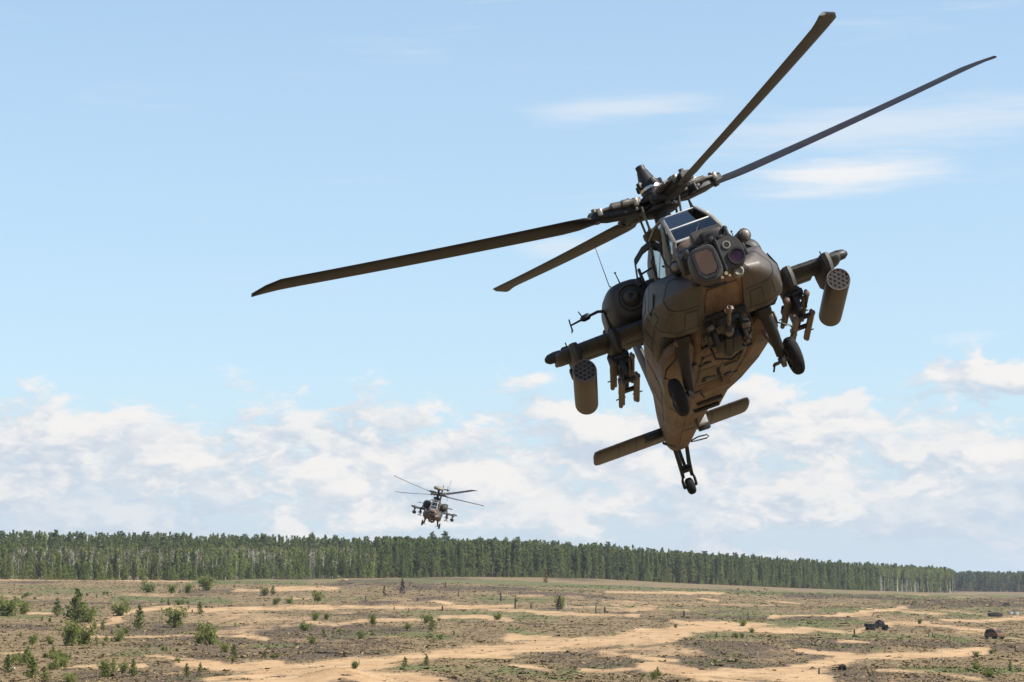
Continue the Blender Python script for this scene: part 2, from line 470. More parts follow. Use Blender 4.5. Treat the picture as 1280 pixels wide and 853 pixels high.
def pieces(mb):
    """separate a builder into touching-box groups so that every loose piece becomes an object"""
    par = list(range(len(mb.v)))
    def find(a):
        while par[a] != a:
            par[a] = par[par[a]]; a = par[a]
        return a
    for f in mb.f:
        for k in f[1:]: par[find(k)] = find(f[0])
    comp = {}
    for i, v in enumerate(mb.v): comp.setdefault(find(i), []).append(i)
    comps = []
    for idx in comp.values():
        a = np.array([mb.v[i] for i in idx]); comps.append([set(idx), a.min(0), a.max(0)])
    done = False
    while not done:                                # join pieces whose boxes overlap
        done = True
        for i in range(len(comps)):
            for j in range(i + 1, len(comps)):
                if (comps[i][1] <= comps[j][2] + .004).all() and (comps[j][1] <= comps[i][2] + .004).all():
                    comps[i] = [comps[i][0] | comps[j][0], np.minimum(comps[i][1], comps[j][1]), np.maximum(comps[i][2], comps[j][2])]
                    comps.pop(j); done = False; break
            if not done: break
    out = []
    for st, _, _ in comps:
        q = MB(); ids = sorted(st); mp = {k: n for n, k in enumerate(ids)}
        q.v = [mb.v[k] for k in ids]; q.f = [tuple(mp[k] for k in f) for f in mb.f if f[0] in st]
        out.append(q)
    return out


def airfoil(chord, th, n=9):
    """closed outline, x from +0.5 chord (leading edge) to -0.5 chord; returns (x, z)"""
    up = []; lo = []
    for i in range(n + 1):
        t = (1 - math.cos(math.pi * i / n)) / 2
        y = 5 * th * (.2969 * math.sqrt(t) - .126 * t - .3516 * t * t + .2843 * t**3 - .1036 * t**4)
        up.append((chord * (.5 - t), y)); lo.append((chord * (.5 - t), -y))
    return up + lo[::-1][1:-1]


def rotor_blade_mesh():
    mb = MB(); rings = []
    for r, ch, sweep, tw in [(1.12, .22, 0, 8), (1.26, .30, 0, 8), (1.45, .44, 0, 8), (1.75, .50, 0, 8)] + [(1.75 + i * .43, .50, 0, 8 - i * .5) for i in range(1, 12)] + [(6.85, .50, -.01, 2.5), (7.1, .38, -.12, 2.3), (7.31, .14, -.30, 2)]:
        a = math.radians(tw); ring = []
        bend = .0025 * (r - 1.2) ** 2
        for x, z in airfoil(ch, .052 if r > 1.6 else .09):
            x = x - .06 + sweep
            ring.append(Vector((r, x * math.cos(a) - z * math.sin(a), x * math.sin(a) + z * math.cos(a) + bend - .045)))
        rings.append(ring)
    return mb.loft(rings)


def pod_tubes():
    pts = []
    for r in range(-2, 3):
        n = 5 - abs(r)
        for k in range(n): pts.append(((k - (n - 1) / 2) * .080, r * .0693))
    return [(y * math.cos(.2) - z * math.sin(.2), y * math.sin(.2) + z * math.cos(.2)) for y, z in pts]


def build_helicopter(label, group):
    root = empty('attack_helicopter', label, 'helicopter', group)

    def H(name, mb, mat, parent=None, smooth=True, ang=38, lab=None):
        if name in SPLIT:
            for q in pieces(mb): o = link(name, q.mesh(name, mat, smooth, ang, (0, 0, ZO)), parent or root, lab)
            return o
        return link(name, mb.mesh(name, mat, smooth, ang, (0, 0, ZO)), parent or root, lab)

    # ---- fuselage and its proud panels
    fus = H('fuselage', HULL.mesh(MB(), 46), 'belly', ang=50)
    for x0, x1, k0, k1 in ((.95, .15, .12, .9), (.95, .15, -.9, -.12), (0.02, -1.2, .12, .9), (0.02, -1.2, -.9, -.12), (-1.35, -2.6, -.85, .85), (-2.75, -4.2, -.85, .85),
                           (-4.4, -6.2, -.8, .8), (-6.4, -8.2, -.8, .8), (-.9, -1.9, 8.1, 8.9), (-2.0, -3.2, 8.1, 8.9), (-3.4, -4.9, 8.1, 8.9), (-5.1, -6.8, 8.1, 8.9), (-.9, -1.9, -8.9, -8.1), (-2.0, -3.2, -8.9, -8.1), (-3.4, -4.9, -8.9, -8.1), (-5.1, -6.8, -8.9, -8.1),
                           (-1.4, -2.6, 4.12, 4.88), (-2.8, -4.2, 4.12, 4.88), (-4.4, -6.2, 4.12, 4.88), (-1.4, -2.6, -4.88, -4.12), (-2.8, -4.2, -4.88, -4.12), (-4.4, -6.2, -4.88, -4.12),
                           (3.2, 2.62, -.86, .86), (2.0, 1.3, .1, .9), (2.0, 1.3, -.9, -.1)):
        H('panel_seal', HULL.patch(x0 + .022, x1 - .022, k0 - .03, k1 + .03, .004), 'dark', fus)
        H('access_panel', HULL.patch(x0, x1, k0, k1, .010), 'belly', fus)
    # belly step behind the wheels with its louvres
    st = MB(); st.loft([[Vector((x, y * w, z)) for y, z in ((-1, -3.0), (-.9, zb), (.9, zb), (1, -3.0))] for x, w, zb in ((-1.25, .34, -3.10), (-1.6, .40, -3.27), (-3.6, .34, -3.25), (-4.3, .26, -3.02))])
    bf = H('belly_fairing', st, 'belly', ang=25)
    for i in range(2): H('louvre', MB().box((-2.5 - i * .65, 0, -3.268), (.16, .5, .05), (0, .5, 0), .01), 'dark', bf)

    # ---- avionics cheeks
    cheek = Hull(CHEEK, [.02, .09, .06, .03, .05, .02], True, False, True)
    for s in (1, -1):
        c = H('avionics_bay', cheek.mesh(MB(), 12, s), 'cheek', ang=17)
        for x0, x1, k0, k1, mt in ((1.95, 1.25, 11.1, 11.9, 'cheek'), (1.15, .45, 11.1, 11.9, 'cheek'), (.35, -.45, 11.1, 11.9, 'cheek'), (1.95, 1.2, 15.15, 15.85, 'cheek'), (1.1, .3, 15.15, 15.85, 'cheek'),
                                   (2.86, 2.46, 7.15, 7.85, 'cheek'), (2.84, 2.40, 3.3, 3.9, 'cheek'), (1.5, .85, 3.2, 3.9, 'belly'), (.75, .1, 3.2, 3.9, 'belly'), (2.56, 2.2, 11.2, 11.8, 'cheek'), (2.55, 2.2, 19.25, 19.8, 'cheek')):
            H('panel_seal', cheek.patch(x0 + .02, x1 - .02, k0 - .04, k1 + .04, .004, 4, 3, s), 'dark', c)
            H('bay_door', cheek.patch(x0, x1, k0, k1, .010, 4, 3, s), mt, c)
        for xs in (2.94, 2.32): H('panel_seam', cheek.patch(xs + .009, xs - .009, 3.1, 19.9, .0045, 1, 34, s), 'dark', c)
        # low bulged fairing under the bay that runs back to the wing root
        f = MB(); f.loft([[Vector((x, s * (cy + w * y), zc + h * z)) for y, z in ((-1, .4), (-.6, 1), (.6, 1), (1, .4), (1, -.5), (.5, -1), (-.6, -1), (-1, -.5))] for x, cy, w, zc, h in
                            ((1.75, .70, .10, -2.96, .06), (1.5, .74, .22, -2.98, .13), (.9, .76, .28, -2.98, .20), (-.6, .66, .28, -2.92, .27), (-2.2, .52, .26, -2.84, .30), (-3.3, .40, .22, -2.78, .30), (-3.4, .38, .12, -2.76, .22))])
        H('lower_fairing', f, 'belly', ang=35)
        H('bay_port', MB().lathe((2.72, s * .70, -2.19), (.5, 0, .87), [(-.03, .05), (.02, .05), (.02, .036), (-.02, .034), (-.021, 0)], 12, False), 'dark', c, True, 25)
        H('cooling_slot', MB().plate([(2.62, s * .99, -2.20), (2.62, s * 1.075, -2.42), (2.40, s * 1.12, -2.44), (2.40, s * 1.02, -2.16)], (.3, s * .9, .3), .008), 'dark', c, False)
        v = MB().box((2.35, s * 1.12, -2.46), (.09, .02, .055), None, .004)
        H('drain_vent', v, 'dark', c)

    # ---- canopy: frames and one mesh per pane
    A = (2.93, .41, -1.60); Bt = (2.60, .375, -1.30); Cc = (1.95, .30, -.90); D = (1.20, .33, -.80); E = (.42, .38, -.80)
    S1 = (2.86, .49, -1.84); S2 = (1.72, .54, -1.84); S3 = (.70, .54, -1.72); S4 = (.36, .53, -1.52)
    can = H('canopy_frame', MB().box((.3, 0, -1.2), (.1, .76, .66), None, .02), 'frame')
    mir = lambda p: (p[0], -p[1], p[2])
    def bar(p, q, r=.032):
        p = Vector(p); q = Vector(q)
        x = (q - p); L = x.length; x.normalize()
        cen = Vector((1.6, 0, -1.6)); o = ((p + q) / 2 - cen); o -= x * o.dot(x); o.normalize(); y = o.cross(x)
        mt = Matrix((x, y, o)).transposed().to_4x4(); mt.translation = (p + q) / 2
        m = MB().box((0, 0, 0), (L + r, r * 1.9, r * 1.1), None, .008); mm = MB(); mm.add(m.v, m.f, mt)
        return mm
    bars = []
    for q in (lambda p: p, mir):
        for a, b in ((A, Bt), (Bt, Cc), (Cc, D), (D, E), (A, S1), (S1, S2), (S2, S3), (S3, S4), (S4, E), (S2, Cc), ((2.25, .40, -1.12), (2.2, .51, -1.86))):
            bars.append(bar(q(a), q(b), .034))
    for a in (A, Bt, Cc, D, E): bars.append(bar(a, mir(a), .022))
    for b in bars[:-5]: H('frame_bar', b, 'frame', can)
    for b in bars[-5:]: H('frame_bar', b, 'seal', can)
    def pane(pts):
        n = (Vector(pts[1]) - Vector(pts[0])).cross(Vector(pts[2]) - Vector(pts[0]))
        return MB().plate(pts, n, .008)
    for pts in ([A, Bt, mir(Bt), mir(A)], [Bt, Cc, mir(Cc), mir(Bt)], [Cc, D, mir(D), mir(Cc)], [D, E, mir(E), mir(D)]):
        H('canopy_pane', pane(pts), 'glass', can, False)
    for q in (lambda p: p, mir):
        for pts in ([A, S1, S2, Cc, Bt], [S2, S3, S4, E, D, Cc]):
            H('canopy_pane', pane([q(p) for p in pts]), 'glass', can, False)
    # cockpit trim seen through the glass
    seat = MB()
    for x, z in ((2.05, -1.62), (.95, -1.35)):
        seat.box((x - .28, 0, z), (.14, .46, .62), (0, -.2, 0), .04).box((x - .26, 0, z + .36), (.13, .3, .16), None, .04)
    H('crew_seat', seat, 'seat')
    H('instrument_cowl', MB().box((2.55, 0, -1.68), (.34, .56, .12), (0, .35, 0), .04).box((1.62, 0, -1.30), (.22, .56, .30), (0, .3, 0), .05), 'dark')
    H('glare_sheet', MB().box((2.74, -.16, -1.56), (.02, .26, .10), (0, -.6, 0)), 'white')  # white card painted as pale glare behind the windshield
    # wire cutter and wipers
    H('wire_cutter', MB().plate([(1.95, .28, -.88), (1.72, .28, -.86), (1.78, .28, -.66), (1.84, .28, -.66)], (0, -1, 0), .02), 'dark', None, False)
    H('wiper', MB().tube([(2.97, -.05, -1.60), (2.82, .05, -1.46), (2.74, .12, -1.38)], .012, 5), 'dark')

    # ---- rotor pylon behind the cockpit
    deck = Hull([(.42, [(0, -1.6), (.42, -1.6), (.44, -1.2), (.40, -.86), (0, -.80)]), (.05, [(0, -1.6), (.44, -1.6), (.45, -1.1), (.36, -.70), (0, -.62)]),
                 (-.7, [(0, -1.6), (.44, -1.6), (.45, -1.1), (.36, -.74), (0, -.68)]), (-1.8, [(0, -1.6), (.40, -1.6), (.40, -1.25), (.28, -1.0), (0, -.95)]),
                 (-3.4, [(0, -1.7), (.25, -1.7), (.24, -1.6), (.14, -1.5), (0, -1.46)])], [0, .05, .12, .14, 0], False, True)
    H('transmission_fairing', deck.mesh(MB(), 20), 'paint', ang=45)

    # ---- engines
    for s in (1, -1):
        rings = []
        for x, hw, hh in NAC:
            ring = []
            for k in range(28):
                a = 2 * math.pi * k / 28; c, q = math.cos(a), math.sin(a); e = .68
                ring.append(Vector((x, s * 1.05 + hw * math.copysign(abs(c) ** e, c), -1.65 + hh * math.copysign(abs(q) ** e, q))))
            rings.append(ring)
        n = H('engine_nacelle', MB().loft(rings), 'paint', ang=40)
        for xs, hw, hh in ((.05, .397, .407), (-.22, .422, .432), (-.75, .441, .451)):
            sm = []
            for dx in (.009, -.009):
                sm.append([Vector((xs + dx, s * 1.05 + (hw + .003) * math.copysign(abs(math.cos(2 * math.pi * k / 40)) ** .68, math.cos(2 * math.pi * k / 40)), -1.65 + (hh + .003) * math.copysign(abs(math.sin(2 * math.pi * k / 40)) ** .68, math.sin(2 * math.pi * k / 40)))) for k in range(40)])
            H('panel_seam', MB().loft(sm, True, False), 'dark', n)
        H('intake_lip', MB().lathe((.415, s * 1.04, -1.64), (1, 0, 0), [(-.05, .25), (.03, .245), (.05, .23), (.02, .215), (-.16, .20), (-.16, .02)], 26, False), 'paint', n)
        H('nose_gearbox', MB().lathe((.22, s * 1.04, -1.64), (1, 0, 0), [(0, .175), (.16, .172), (.26, .155), (.33, .12), (.36, .07), (.355, .045), (.30, .04), (.30, 0)], 24, False), 'paint', n)
        H('engine_mount', MB().box((-.5, s * .68, -1.66), (1.5, .40, .56), None, .08), 'paint', n)
        ex = MB()
        for k in range(3):
            ex.box((-1.95 - k * .28, s * (1.06 + .05 * k), -1.62), (.34, .52 - .05 * k, .62 - .06 * k), (0, 0, s * .30), .07)
        H('exhaust_suppressor', ex, 'dark', n)
        H('cooling_vent', MB().box((-.5, s * 1.485, -1.72), (.5, .04, .28), None, .015), 'dark', n)
        H('side_blister', MB().box((-.4, s * 1.50, -2.02), (.34, .13, .30), (s * .1, 0, 0), .03).box((-.35, s * 1.40, -2.14), (.3, .16, .12), None, .02), 'paint', n)
        H('stub_antenna', MB().cyl((.0, s * 1.08, -1.24), (-.04, s * 1.09, -1.02), .014, .008, 6).ball((-.04, s * 1.09, -1.02), .02, 8, 5), 'dark', n)

    # air data arm on the right nacelle
    ad = H('air_data_arm', MB().tube([(-.2, -1.44, -1.66), (-.2, -1.50, -1.56), (-.2, -1.60, -1.53), (-.2, -1.85, -1.56), (-.2, -2.12, -1.60)], [.035, .032, .028, .022, .016], 8), 'dark')
    H('sensor_head', MB().lathe((-.2, -1.74, -1.54), (0, -1, -.16), [(0, .028), (.04, .06), (.14, .06), (.19, .03)], 10).cyl((-.2, -1.88, -1.55), (-.2, -1.92, -1.41), .014, .01, 6)
      .tube([(-.2, -2.12, -1.49), (-.2, -2.13, -1.60), (-.2, -2.13, -1.71)], .014, 6).tube([(-.1, -2.13, -1.67), (-.15, -2.15, -1.72), (-.25, -2.15, -1.72), (-.3, -2.13, -1.67)], .012, 6), 'dark', ad)

    # ---- sensor turret on the nose
    tur = MB().lathe((3.72, -.30, -2.36), (0, 1, 0), [(0, .17), (.02, .20), (.58, .20), (.60, .17)], 22)
    tads = H('sensor_turret', tur, 'dark', ang=35)
    H('turret_drum', MB().lathe((3.52, -.56, -2.10), (0, 1, 0), [(0, .15), (.02, .20), (.26, .21), (.28, .18)], 22), 'dark', tads, True, 35)
    # night sensor drum (heli's right) with a large amber window
    ns = MB()
    OCT = [(q.x, q.y) for q in round_poly([(-1, .5), (-.72, .92), (.5, 1), (.95, .75), (1, -.6), (.6, -1), (-.6, -1), (-1, -.6)], .45)]
    ns.loft([[Vector((x, -.25 + w * y, -2.36 + h * z)) for y, z in OCT] for x, w, h in
             ((3.58, .17, .24), (3.70, .22, .285), (3.82, .245, .315), (3.98, .245, .315), (4.06, .237, .305), (4.105, .215, .28))])
    h1 = H('sensor_housing', ns, 'paint', tads, ang=32)
    H('window_rim', MB().loft([[Vector((x, -.255 + w * y, -2.35 + h * z)) for y, z in ((-.9, .6), (-.6, .95), (.6, .95), (.95, .6), (.95, -.6), (.5, -1), (-.5, -1), (-.9, -.6))] for x, w, h in
                               ((4.09, .20, .26), (4.125, .195, .255), (4.125, .165, .215), (4.09, .150, .200))], True, False), 'dark', tads, ang=25)
    H('sensor_window', MB().plate([(4.112, -.25 + .155 * y, -2.335 + .205 * z) for y, z in ((-.9, .6), (-.6, .95), (.6, .95), (.95, .6), (.95, -.6), (.5, -1), (-.5, -1), (-.9, -.6))], (1, 0, 0), .006), 'amber', tads, False)
    # day sensor housing (heli's left)
    ds = MB().loft([[Vector((x, .20 + w * y, -2.31 + h * z)) for y, z in [(q.x, q.y) for q in round_poly([(-1, .95), (.5, 1), (1, .45), (1, -.4), (.45, -1), (-1, -.95)], [.1, .5, .5, .6, .6, .1], True, 4)]] for x, w, h in
                    ((3.50, .17, .24), (3.70, .20, .27), (3.92, .205, .28), (4.02, .195, .268), (4.065, .18, .25))])
    h2 = H('sensor_housing', ds, 'paint', tads, ang=32)
    H('day_window', MB().lathe((4.06, .24, -2.41), (1, 0, 0), [(0, .100), (.012, .100), (.014, .0)], 8), 'violet', tads, False)
    H('window_hood', MB().lathe((4.03, .24, -2.41), (1, 0, 0), [(0, .145), (.085, .140), (.085, .108), (.03, .104)], 16, False), 'dark', tads, ang=25)
    H('laser_port', MB().lathe((4.06, .155, -2.185), (1, 0, 0), [(0, .068), (.02, .066), (.022, .044), (.008, .04), (.006, 0)], 16), 'frame', tads, ang=25)
    H('laser_lens', MB().lathe((4.07, .155, -2.185), (1, 0, 0), [(0, .036), (.006, .03), (.008, 0)], 12), 'black', tads)
    H('turret_bolts', MB().cyl((4.05, -.02, -2.60), (4.10, -.02, -2.62), .03, .03, 8).cyl((4.05, -.10, -2.645), (4.10, -.10, -2.66), .025, .025, 8).cyl((4.05, .02, -2.655), (4.1, .02, -2.67), .022, .022, 8), 'bright', tads)
    H('boresight_lamp', MB().lathe((3.86, .20, -2.62), (1, 0, 0), [(0, .085), (.10, .085), (.12, .065), (.10, .05), (.09, 0)], 14), 'frame', tads)
    cab = MB()
    for pts in ([(3.5, -.52, -2.28), (3.78, -.40, -2.06), (3.86, -.10, -2.00), (3.84, .06, -2.04)], [(3.6, -.56, -2.0), (3.8, -.30, -1.98), (3.9, .02, -2.06), (3.95, .04, -2.2)],
                [(3.7, .40, -2.1), (3.86, .30, -2.0), (3.88, .1, -2.02)], [(3.72, -.48, -2.45), (3.9, -.48, -2.6), (3.9, -.3, -2.70), (3.8, -.02, -2.68)]):
        cab.tube(pts, .017, 6)
    H('cable', cab, 'dark', tads)
    tb = MB()
    for x, y, z, sx, sy, sz in ((3.98, -.03, -2.02, .10, .08, .12), (3.9, .12, -2.0, .14, .10, .06), (3.86, .42, -2.30, .16, .05, .20), (3.9, -.46, -2.06, .12, .08, .10), (4.0, -.02, -2.45, .10, .05, .16), (3.84, .30, -2.60, .12, .16, .06)):
        tb.box((x, y, z), (sx, sy, sz), (.1, .2, .1), .012)
    H('turret_bracket', tb, 'dark', tads, True, 30)
    H('turret_post', MB().box((3.95, -.005, -2.33), (.26, .035, .52), None, .008).box((4.03, .015, -2.30), (.12, .03, .56), None, .006), 'dark', tads, False)
    # pilot's sensor above
    pn = MB().lathe((3.62, -.26, -1.86), (0, 1, 0), [(0, .12), (.02, .15), (.18, .155), (.36, .155), (.50, .15), (.52, .12)], 18)
    pn.box((3.70, .05, -1.90), (.26, .34, .24), (0, .15, 0), .05)
    pv = H('pilot_sensor', pn, 'paint', ang=35)
    H('sensor_window', MB().box((3.84, .06, -1.92), (.02, .16, .12), (0, .15, 0), .005), 'black', pv)
    H('sensor_bracket', MB().box((3.74, .27, -1.98), (.26, .07, .30), None, .02).box((3.82, .02, -2.06), (.10, .30, .05), None, .01).cyl((3.85, .15, -2.06), (3.85, .30, -1.86), .02, .02, 6), 'dark', pv)
    H('nose_cap', MB().box((3.42, 0, -2.02), (.42, .62, .40), (0, .22, 0), .10), 'paint', pv)
    # radar warning cans each side of the nose
    for s, (x, z) in ((1, (3.62, -2.03)), (-1, (3.05, -2.02))):
        w = H('warning_antenna', MB().lathe((x - .22, s * .50, z), (1, s * .25, 0), [(0, .10), (.02, .11), (.26, .11), (.28, .09)], 14), 'dark' if s < 0 else 'paint', None, True, 35)
        H('antenna_cap', MB().lathe((x + .045, s * .567, z), (1, s * .25, 0), [(0, .075), (.05, .06), (.07, .03), (.075, 0)], 12), 'frame', w)
    H('ice_probe', MB().cyl((1.9, .98, -2.06), (1.9, .98, -1.94), .02, .02, 6).cyl((1.8, .98, -1.93), (2.02, .98, -1.95), .035, .03, 8).cyl((2.2, .60, -2.05), (2.2, .60, -1.98), .02, .02, 6), 'dark')
    H('search_light', MB().lathe((3.0, 0, -2.92), (0, 0, -1), [(0, .08), (.05, .08), (.06, .06), (.062, 0)], 12), 'frame')
    H('mirror', MB().box((.80, -.80, -1.42), (.10, .05, .26), None, .02).cyl((.8, -.55, -1.35), (.8, -.8, -1.4), .02, .02, 6).box((.72, -.86, -1.50), (.14, .10, .16), None, .03), 'dark')
    # grab rails by the right cockpit door
    H('grab_rail', MB().tube([(2.55, -.54, -1.9), (2.5, -.60, -1.8), (2.3, -.575, -1.45), (2.35, -.50, -1.38)], .016, 6).tube([(1.1, -.55, -1.72), (1.1, -.61, -1.62), (1.0, -.58, -1.3), (1.0, -.5, -1.22)], .016, 6), 'dark')
    # curved handrail fairing behind the pilot's door
    H('side_fairing', MB().loft([[Vector((x + .07 * a, s_ * y, z + .05 * b)) for a, b in ((-1, -1), (1, -1), (1, 1), (-1, 1))] for s_ in (-1,) for x, y, z in ((.40, .36, -.84), (.34, .56, -.90), (.28, .74, -1.04), (.24, .80, -1.32), (.22, .74, -1.68))]), 'paint', ang=30)

    # ---- wings, pylons, stores
    for s in (1, -1):
        rings = []
        for y, ch, th, x0 in ((.50, 1.22, .24, .06), (1.0, 1.16, .235, .06), (1.6, 1.10, .225, .04), (2.3, 1.04, .215, .02), (2.52, 1.02, .21, .02), (2.60, .90, .15, .0), (2.63, .6, .05, .0)):
            rings.append([Vector((x0 + x, s * y, -2.17 + z)) for x, z in airfoil(ch, th)])
        w = H('stub_wing', MB().loft(rings), 'paint', ang=45)
        for ys, ch, th, x0 in ((1.12, 1.149, .2335, .0564), (1.86, 1.077, .2213, .0326), (2.08, 1.058, .218, .027)):
            H('panel_seam', MB().loft([[Vector((x0 + x * 1.008, s * (ys + d), -2.17 + z * 1.03)) for x, z in airfoil(ch, th)] for d in (-.008, .008)], True, False), 'dark', w)
        H('flap', MB().box((-.56, s * 1.5, -2.17), (.24, 1.4, .05), None, .015), 'paint', w)
        H('tip_light', MB().lathe((.18, s * 2.50, -2.115), (-.2, s, 0), [(0, .09), (.12, .10), (.24, .085), (.30, .04), (.31, 0)], 12).box((.0, s * 2.45, -2.03), (.30, .05, .05)), 'dark', w)
        H('tip_antenna', MB().box((.1, s * 2.40, -2.02), (.16, .12, .05), None, .01).cyl((.15, s * 2.36, -2.02), (.15, s * 2.36, -1.93), .012, .012, 5), 'dark', w)
        for y in (1.60, 2.30):
            py = MB().loft([[Vector((x, s * y + hw * q, z)) for x, q in ((xf, 0), (xf - .05, .75), (xf - .16, 1), (xr + .12, 1), (xr, .3), (xr, -.3), (xr + .12, -1), (xf - .16, -1), (xf - .05, -.75))] for z, xf, xr, hw in
                            ((-2.10, .74, -.46, .085), (-2.28, .78, -.46, .09), (-2.46, .70, -.42, .085), (-2.50, .62, -.36, .07))])
            p = H('pylon', py, 'paint', w, ang=35)
            H('pylon_cap', MB().box((.15, s * y, -2.52), (.7, .10, .06), (0, .1, 0), .015).box((-.3, s * (y + .10), -2.40), (.22, .05, .16), None, .01), 'dark', w)
        # rocket pod, nose tilted up
        TL = Matrix.Translation((.0, s * 2.30, -2.79)) @ Matrix.Rotation(math.radians(-7.5), 4, 'Y')
        def tl(m):
            r = MB(); r.add(m.v, m.f, TL); return r
        pd = H('rocket_pod', tl(MB().lathe((-.80, 0, 0), (1, 0, 0), [(0, .185), (.02, .203), (.5, .206), (1.20, .206), (1.71, .206), (1.73, .203), (1.735, .190)], 32, True)), 'pod', ang=35)
        # face plate with nineteen recessed tubes
        face = MB(); fm = MB()
        face.lathe((.935, 0, 0), (1, 0, 0), [(0, .198), (.016, .198), (.016, .186), (.004, .186)], 32, False)
        H('pod_rim', tl(face), 'podface', pd, ang=25)
        for (ty, tz) in pod_tubes():
            t = MB().lathe((.934, ty, tz), (1, 0, 0), [(0, .033), (.012, .033), (.012, .038), (0, .038)], 12, False)
            H('launch_tube', tl(t), 'podface', pd, False)
            fm.lathe((.934, ty, tz), (1, 0, 0), [(.001, .0332), (.003, .033), (.0032, 0)], 12, False)
        H('tube_bores', tl(fm), 'black', pd, False)
        H('pod_lug', tl(MB().box((.15, 0, .215), (.5, .07, .06), None, .01)), 'dark', pd)
        # missile launcher: spine, cross beams, four empty rails
        TL = Matrix.Translation((-.02, s * 1.60, -2.78)) @ Matrix.Rotation(math.radians(-7.5), 4, 'Y')
        ln = MB().box((.02, 0, .0), (.95, .10, .30), None, .02).box((.30, 0, .20), (.36, .34, .10), None, .02).box((-.25, 0, .20), (.30, .34, .10), None, .02)
        ln.box((.25, 0, -.20), (.14, .34, .05), None, .01).box((-.25, 0, -.20), (.14, .34, .05), None, .01).box((.36, .05, .26), (.24, .16, .10), (.2, .3, .1), .02)
        ln.tube([(.45, -.1, .25), (.52, -.14, .1), (.4, -.1, 0)], .018, 6).tube([(.45, .1, .2), (.55, .16, .05), (.4, .12, -.1)], .018, 6)
        L = H('missile_launcher', tl(ln), 'dark', None, True, 35)
        for dy, dz, xo in ((-.185, .06, .05), (.185, .06, .05), (-.155, -.27, -.05), (.155, -.27, -.05)):
            rl = MB().lathe((-.72 + xo, dy, dz), (1, 0, 0), [(0, .032), (.01, .040), (.22, .040), (.225, .034), (.27, .034), (.275, .040), (1.22, .040), (1.24, .047), (1.30, .047), (1.31, .02)], 12)
            rl.box((-.1 + xo, dy * .72, dz), (1.1, .05, .05)).box((.48 + xo, dy, dz + .06), (.14, .05, .05), None, .01).cyl((-.3 + xo, dy - .09, dz), (-.3 + xo, dy + .09, dz), .012, .012, 5)
            H('launch_rail', tl(rl), 'rail', L, True, 35)

    # ---- chain gun
    g = MB().lathe((2.10, 0, -2.86), (0, 0, -1), [(0, .40), (.05, .38), (.06, .30), (.16, .28)], 22)
    g.box((2.02, .24, -3.10), (.62, .07, .34), (0, .2, 0), .02).box((2.02, -.24, -3.10), (.62, .07, .34), (0, .2, 0), .02)
    gun = H('gun_mount', g, 'dark', None, True, 35)
    up = math.radians(14); gd = Vector((math.cos(up), 0, math.sin(up))); gp = Vector((1.62, -.02, -3.34))
    r = MB().cyl(gp, gp + gd * .62, .085, .08, 10).cyl(gp + gd * .62, gp + gd * 1.0, .060, .055, 10)
    r.box(gp + gd * .35 + Vector((0, .12, .02)), (.55, .16, .2), (0, -up, 0), .03).box(gp + gd * .3 + Vector((0, -.13, .06)), (.4, .14, .16), (0, -up, 0), .03)
    H('receiver', r, 'dark', gun, True, 35)
    H('barrel', MB().lathe(gp + gd * .9, gd, [(0, .034), (.55, .030), (.56, .046), (.70, .046), (.72, .03), (.71, .016), (.6, .016)], 12, False), 'rail', gun, True, 30)
    H('recoil_adapter', MB().lathe(gp + gd * .72 + Vector((0, 0, .0)), gd, [(0, .075), (.03, .085), (.10, .085), (.13, .06)], 12), 'steel', gun)
    fd = MB()
    for k in range(9):
        a = k / 8; q = Vector((1.72 + .25 * math.sin(a * 3), .30 + .06 * math.sin(a * 6), -3.28 + a * .42)); fd.box(q, (.16, .07, .065), (0, .3 + a, .2), .012)
    H('ammo_chute', fd, 'steel', gun, True, 30)
    hs = MB()
    for k in range(4):
        y = (-.33, -.2, .22, .34)[k]
        hs.tube([(2.42, y, -2.92), (2.36, y * 1.15, -3.08), (2.1, y * 1.1, -3.22), (1.85, y * .6, -3.26)], .022, 6)
    hs.tube([(1.7, -.3, -3.10), (1.55, -.26, -3.36), (1.5, 0, -3.44), (1.55, .2, -3.38)], .024, 6)
    H('hose', hs, 'dark', gun)
    br = MB()
    for k in range(7):
        br.box((1.7 + .12 * k, (-.31, .3, -.27, .33, -.34, .28, -.3)[k], -3.02 - .05 * (k % 3)), (.13, .09, .10 + .05 * (k % 2)), (.3 * k, .2, .5 * k), .015)
    H('gun_bracket', br, 'steel', gun, True, 30)
    H('gun_well_shade', MB().box((2.30, 0, -2.87), (.42, .74, .06), None, .01), 'black', None, False)  # black slab on the belly paints in the shade of the gun recess

    # ---- main landing gear
    for s in (1, -1):
        arm = MB().tube([(2.02, s * .70, -2.86), (1.90, s * .72, -2.97), (1.62, s * .78, -3.30), (1.34, s * .82, -3.62), (1.26, s * .84, -3.69)], [.10, .105, .10, .085, .07], 12)
        arm.box((1.96, s * .71, -2.92), (.24, .24, .16), (0, .8, 0), .03)
        a = H('gear_leg', arm, 'dark', None, True, 35)
        H('axle', MB().cyl((1.25, s * .76, -3.70), (1.25, s * 1.16, -3.70), .05, .05, 10).cyl((1.25, s * .80, -3.70), (1.25, s * .86, -3.70), .13, .13, 14), 'steel', a)
        H('shock_strut', MB().cyl((1.42, s * .78, -3.52), (1.12, s * .66, -2.90), .045, .06, 10), 'bright', a)
        H('brake_line', MB().tube([(1.86, s * .86, -3.0), (1.70, s * .90, -3.16), (1.60, s * 1.10, -3.26), (1.48, s * 1.16, -3.36), (1.38, s * .96, -3.46)], .016, 6), 'dark', a)
        H('gear_step', MB().box((1.30, s * .70, -3.74), (.20, .12, .03), None, .01).cyl((1.3, s * .68, -3.72), (1.22, s * .62, -3.84), .018, .018, 6), 'dark', a)
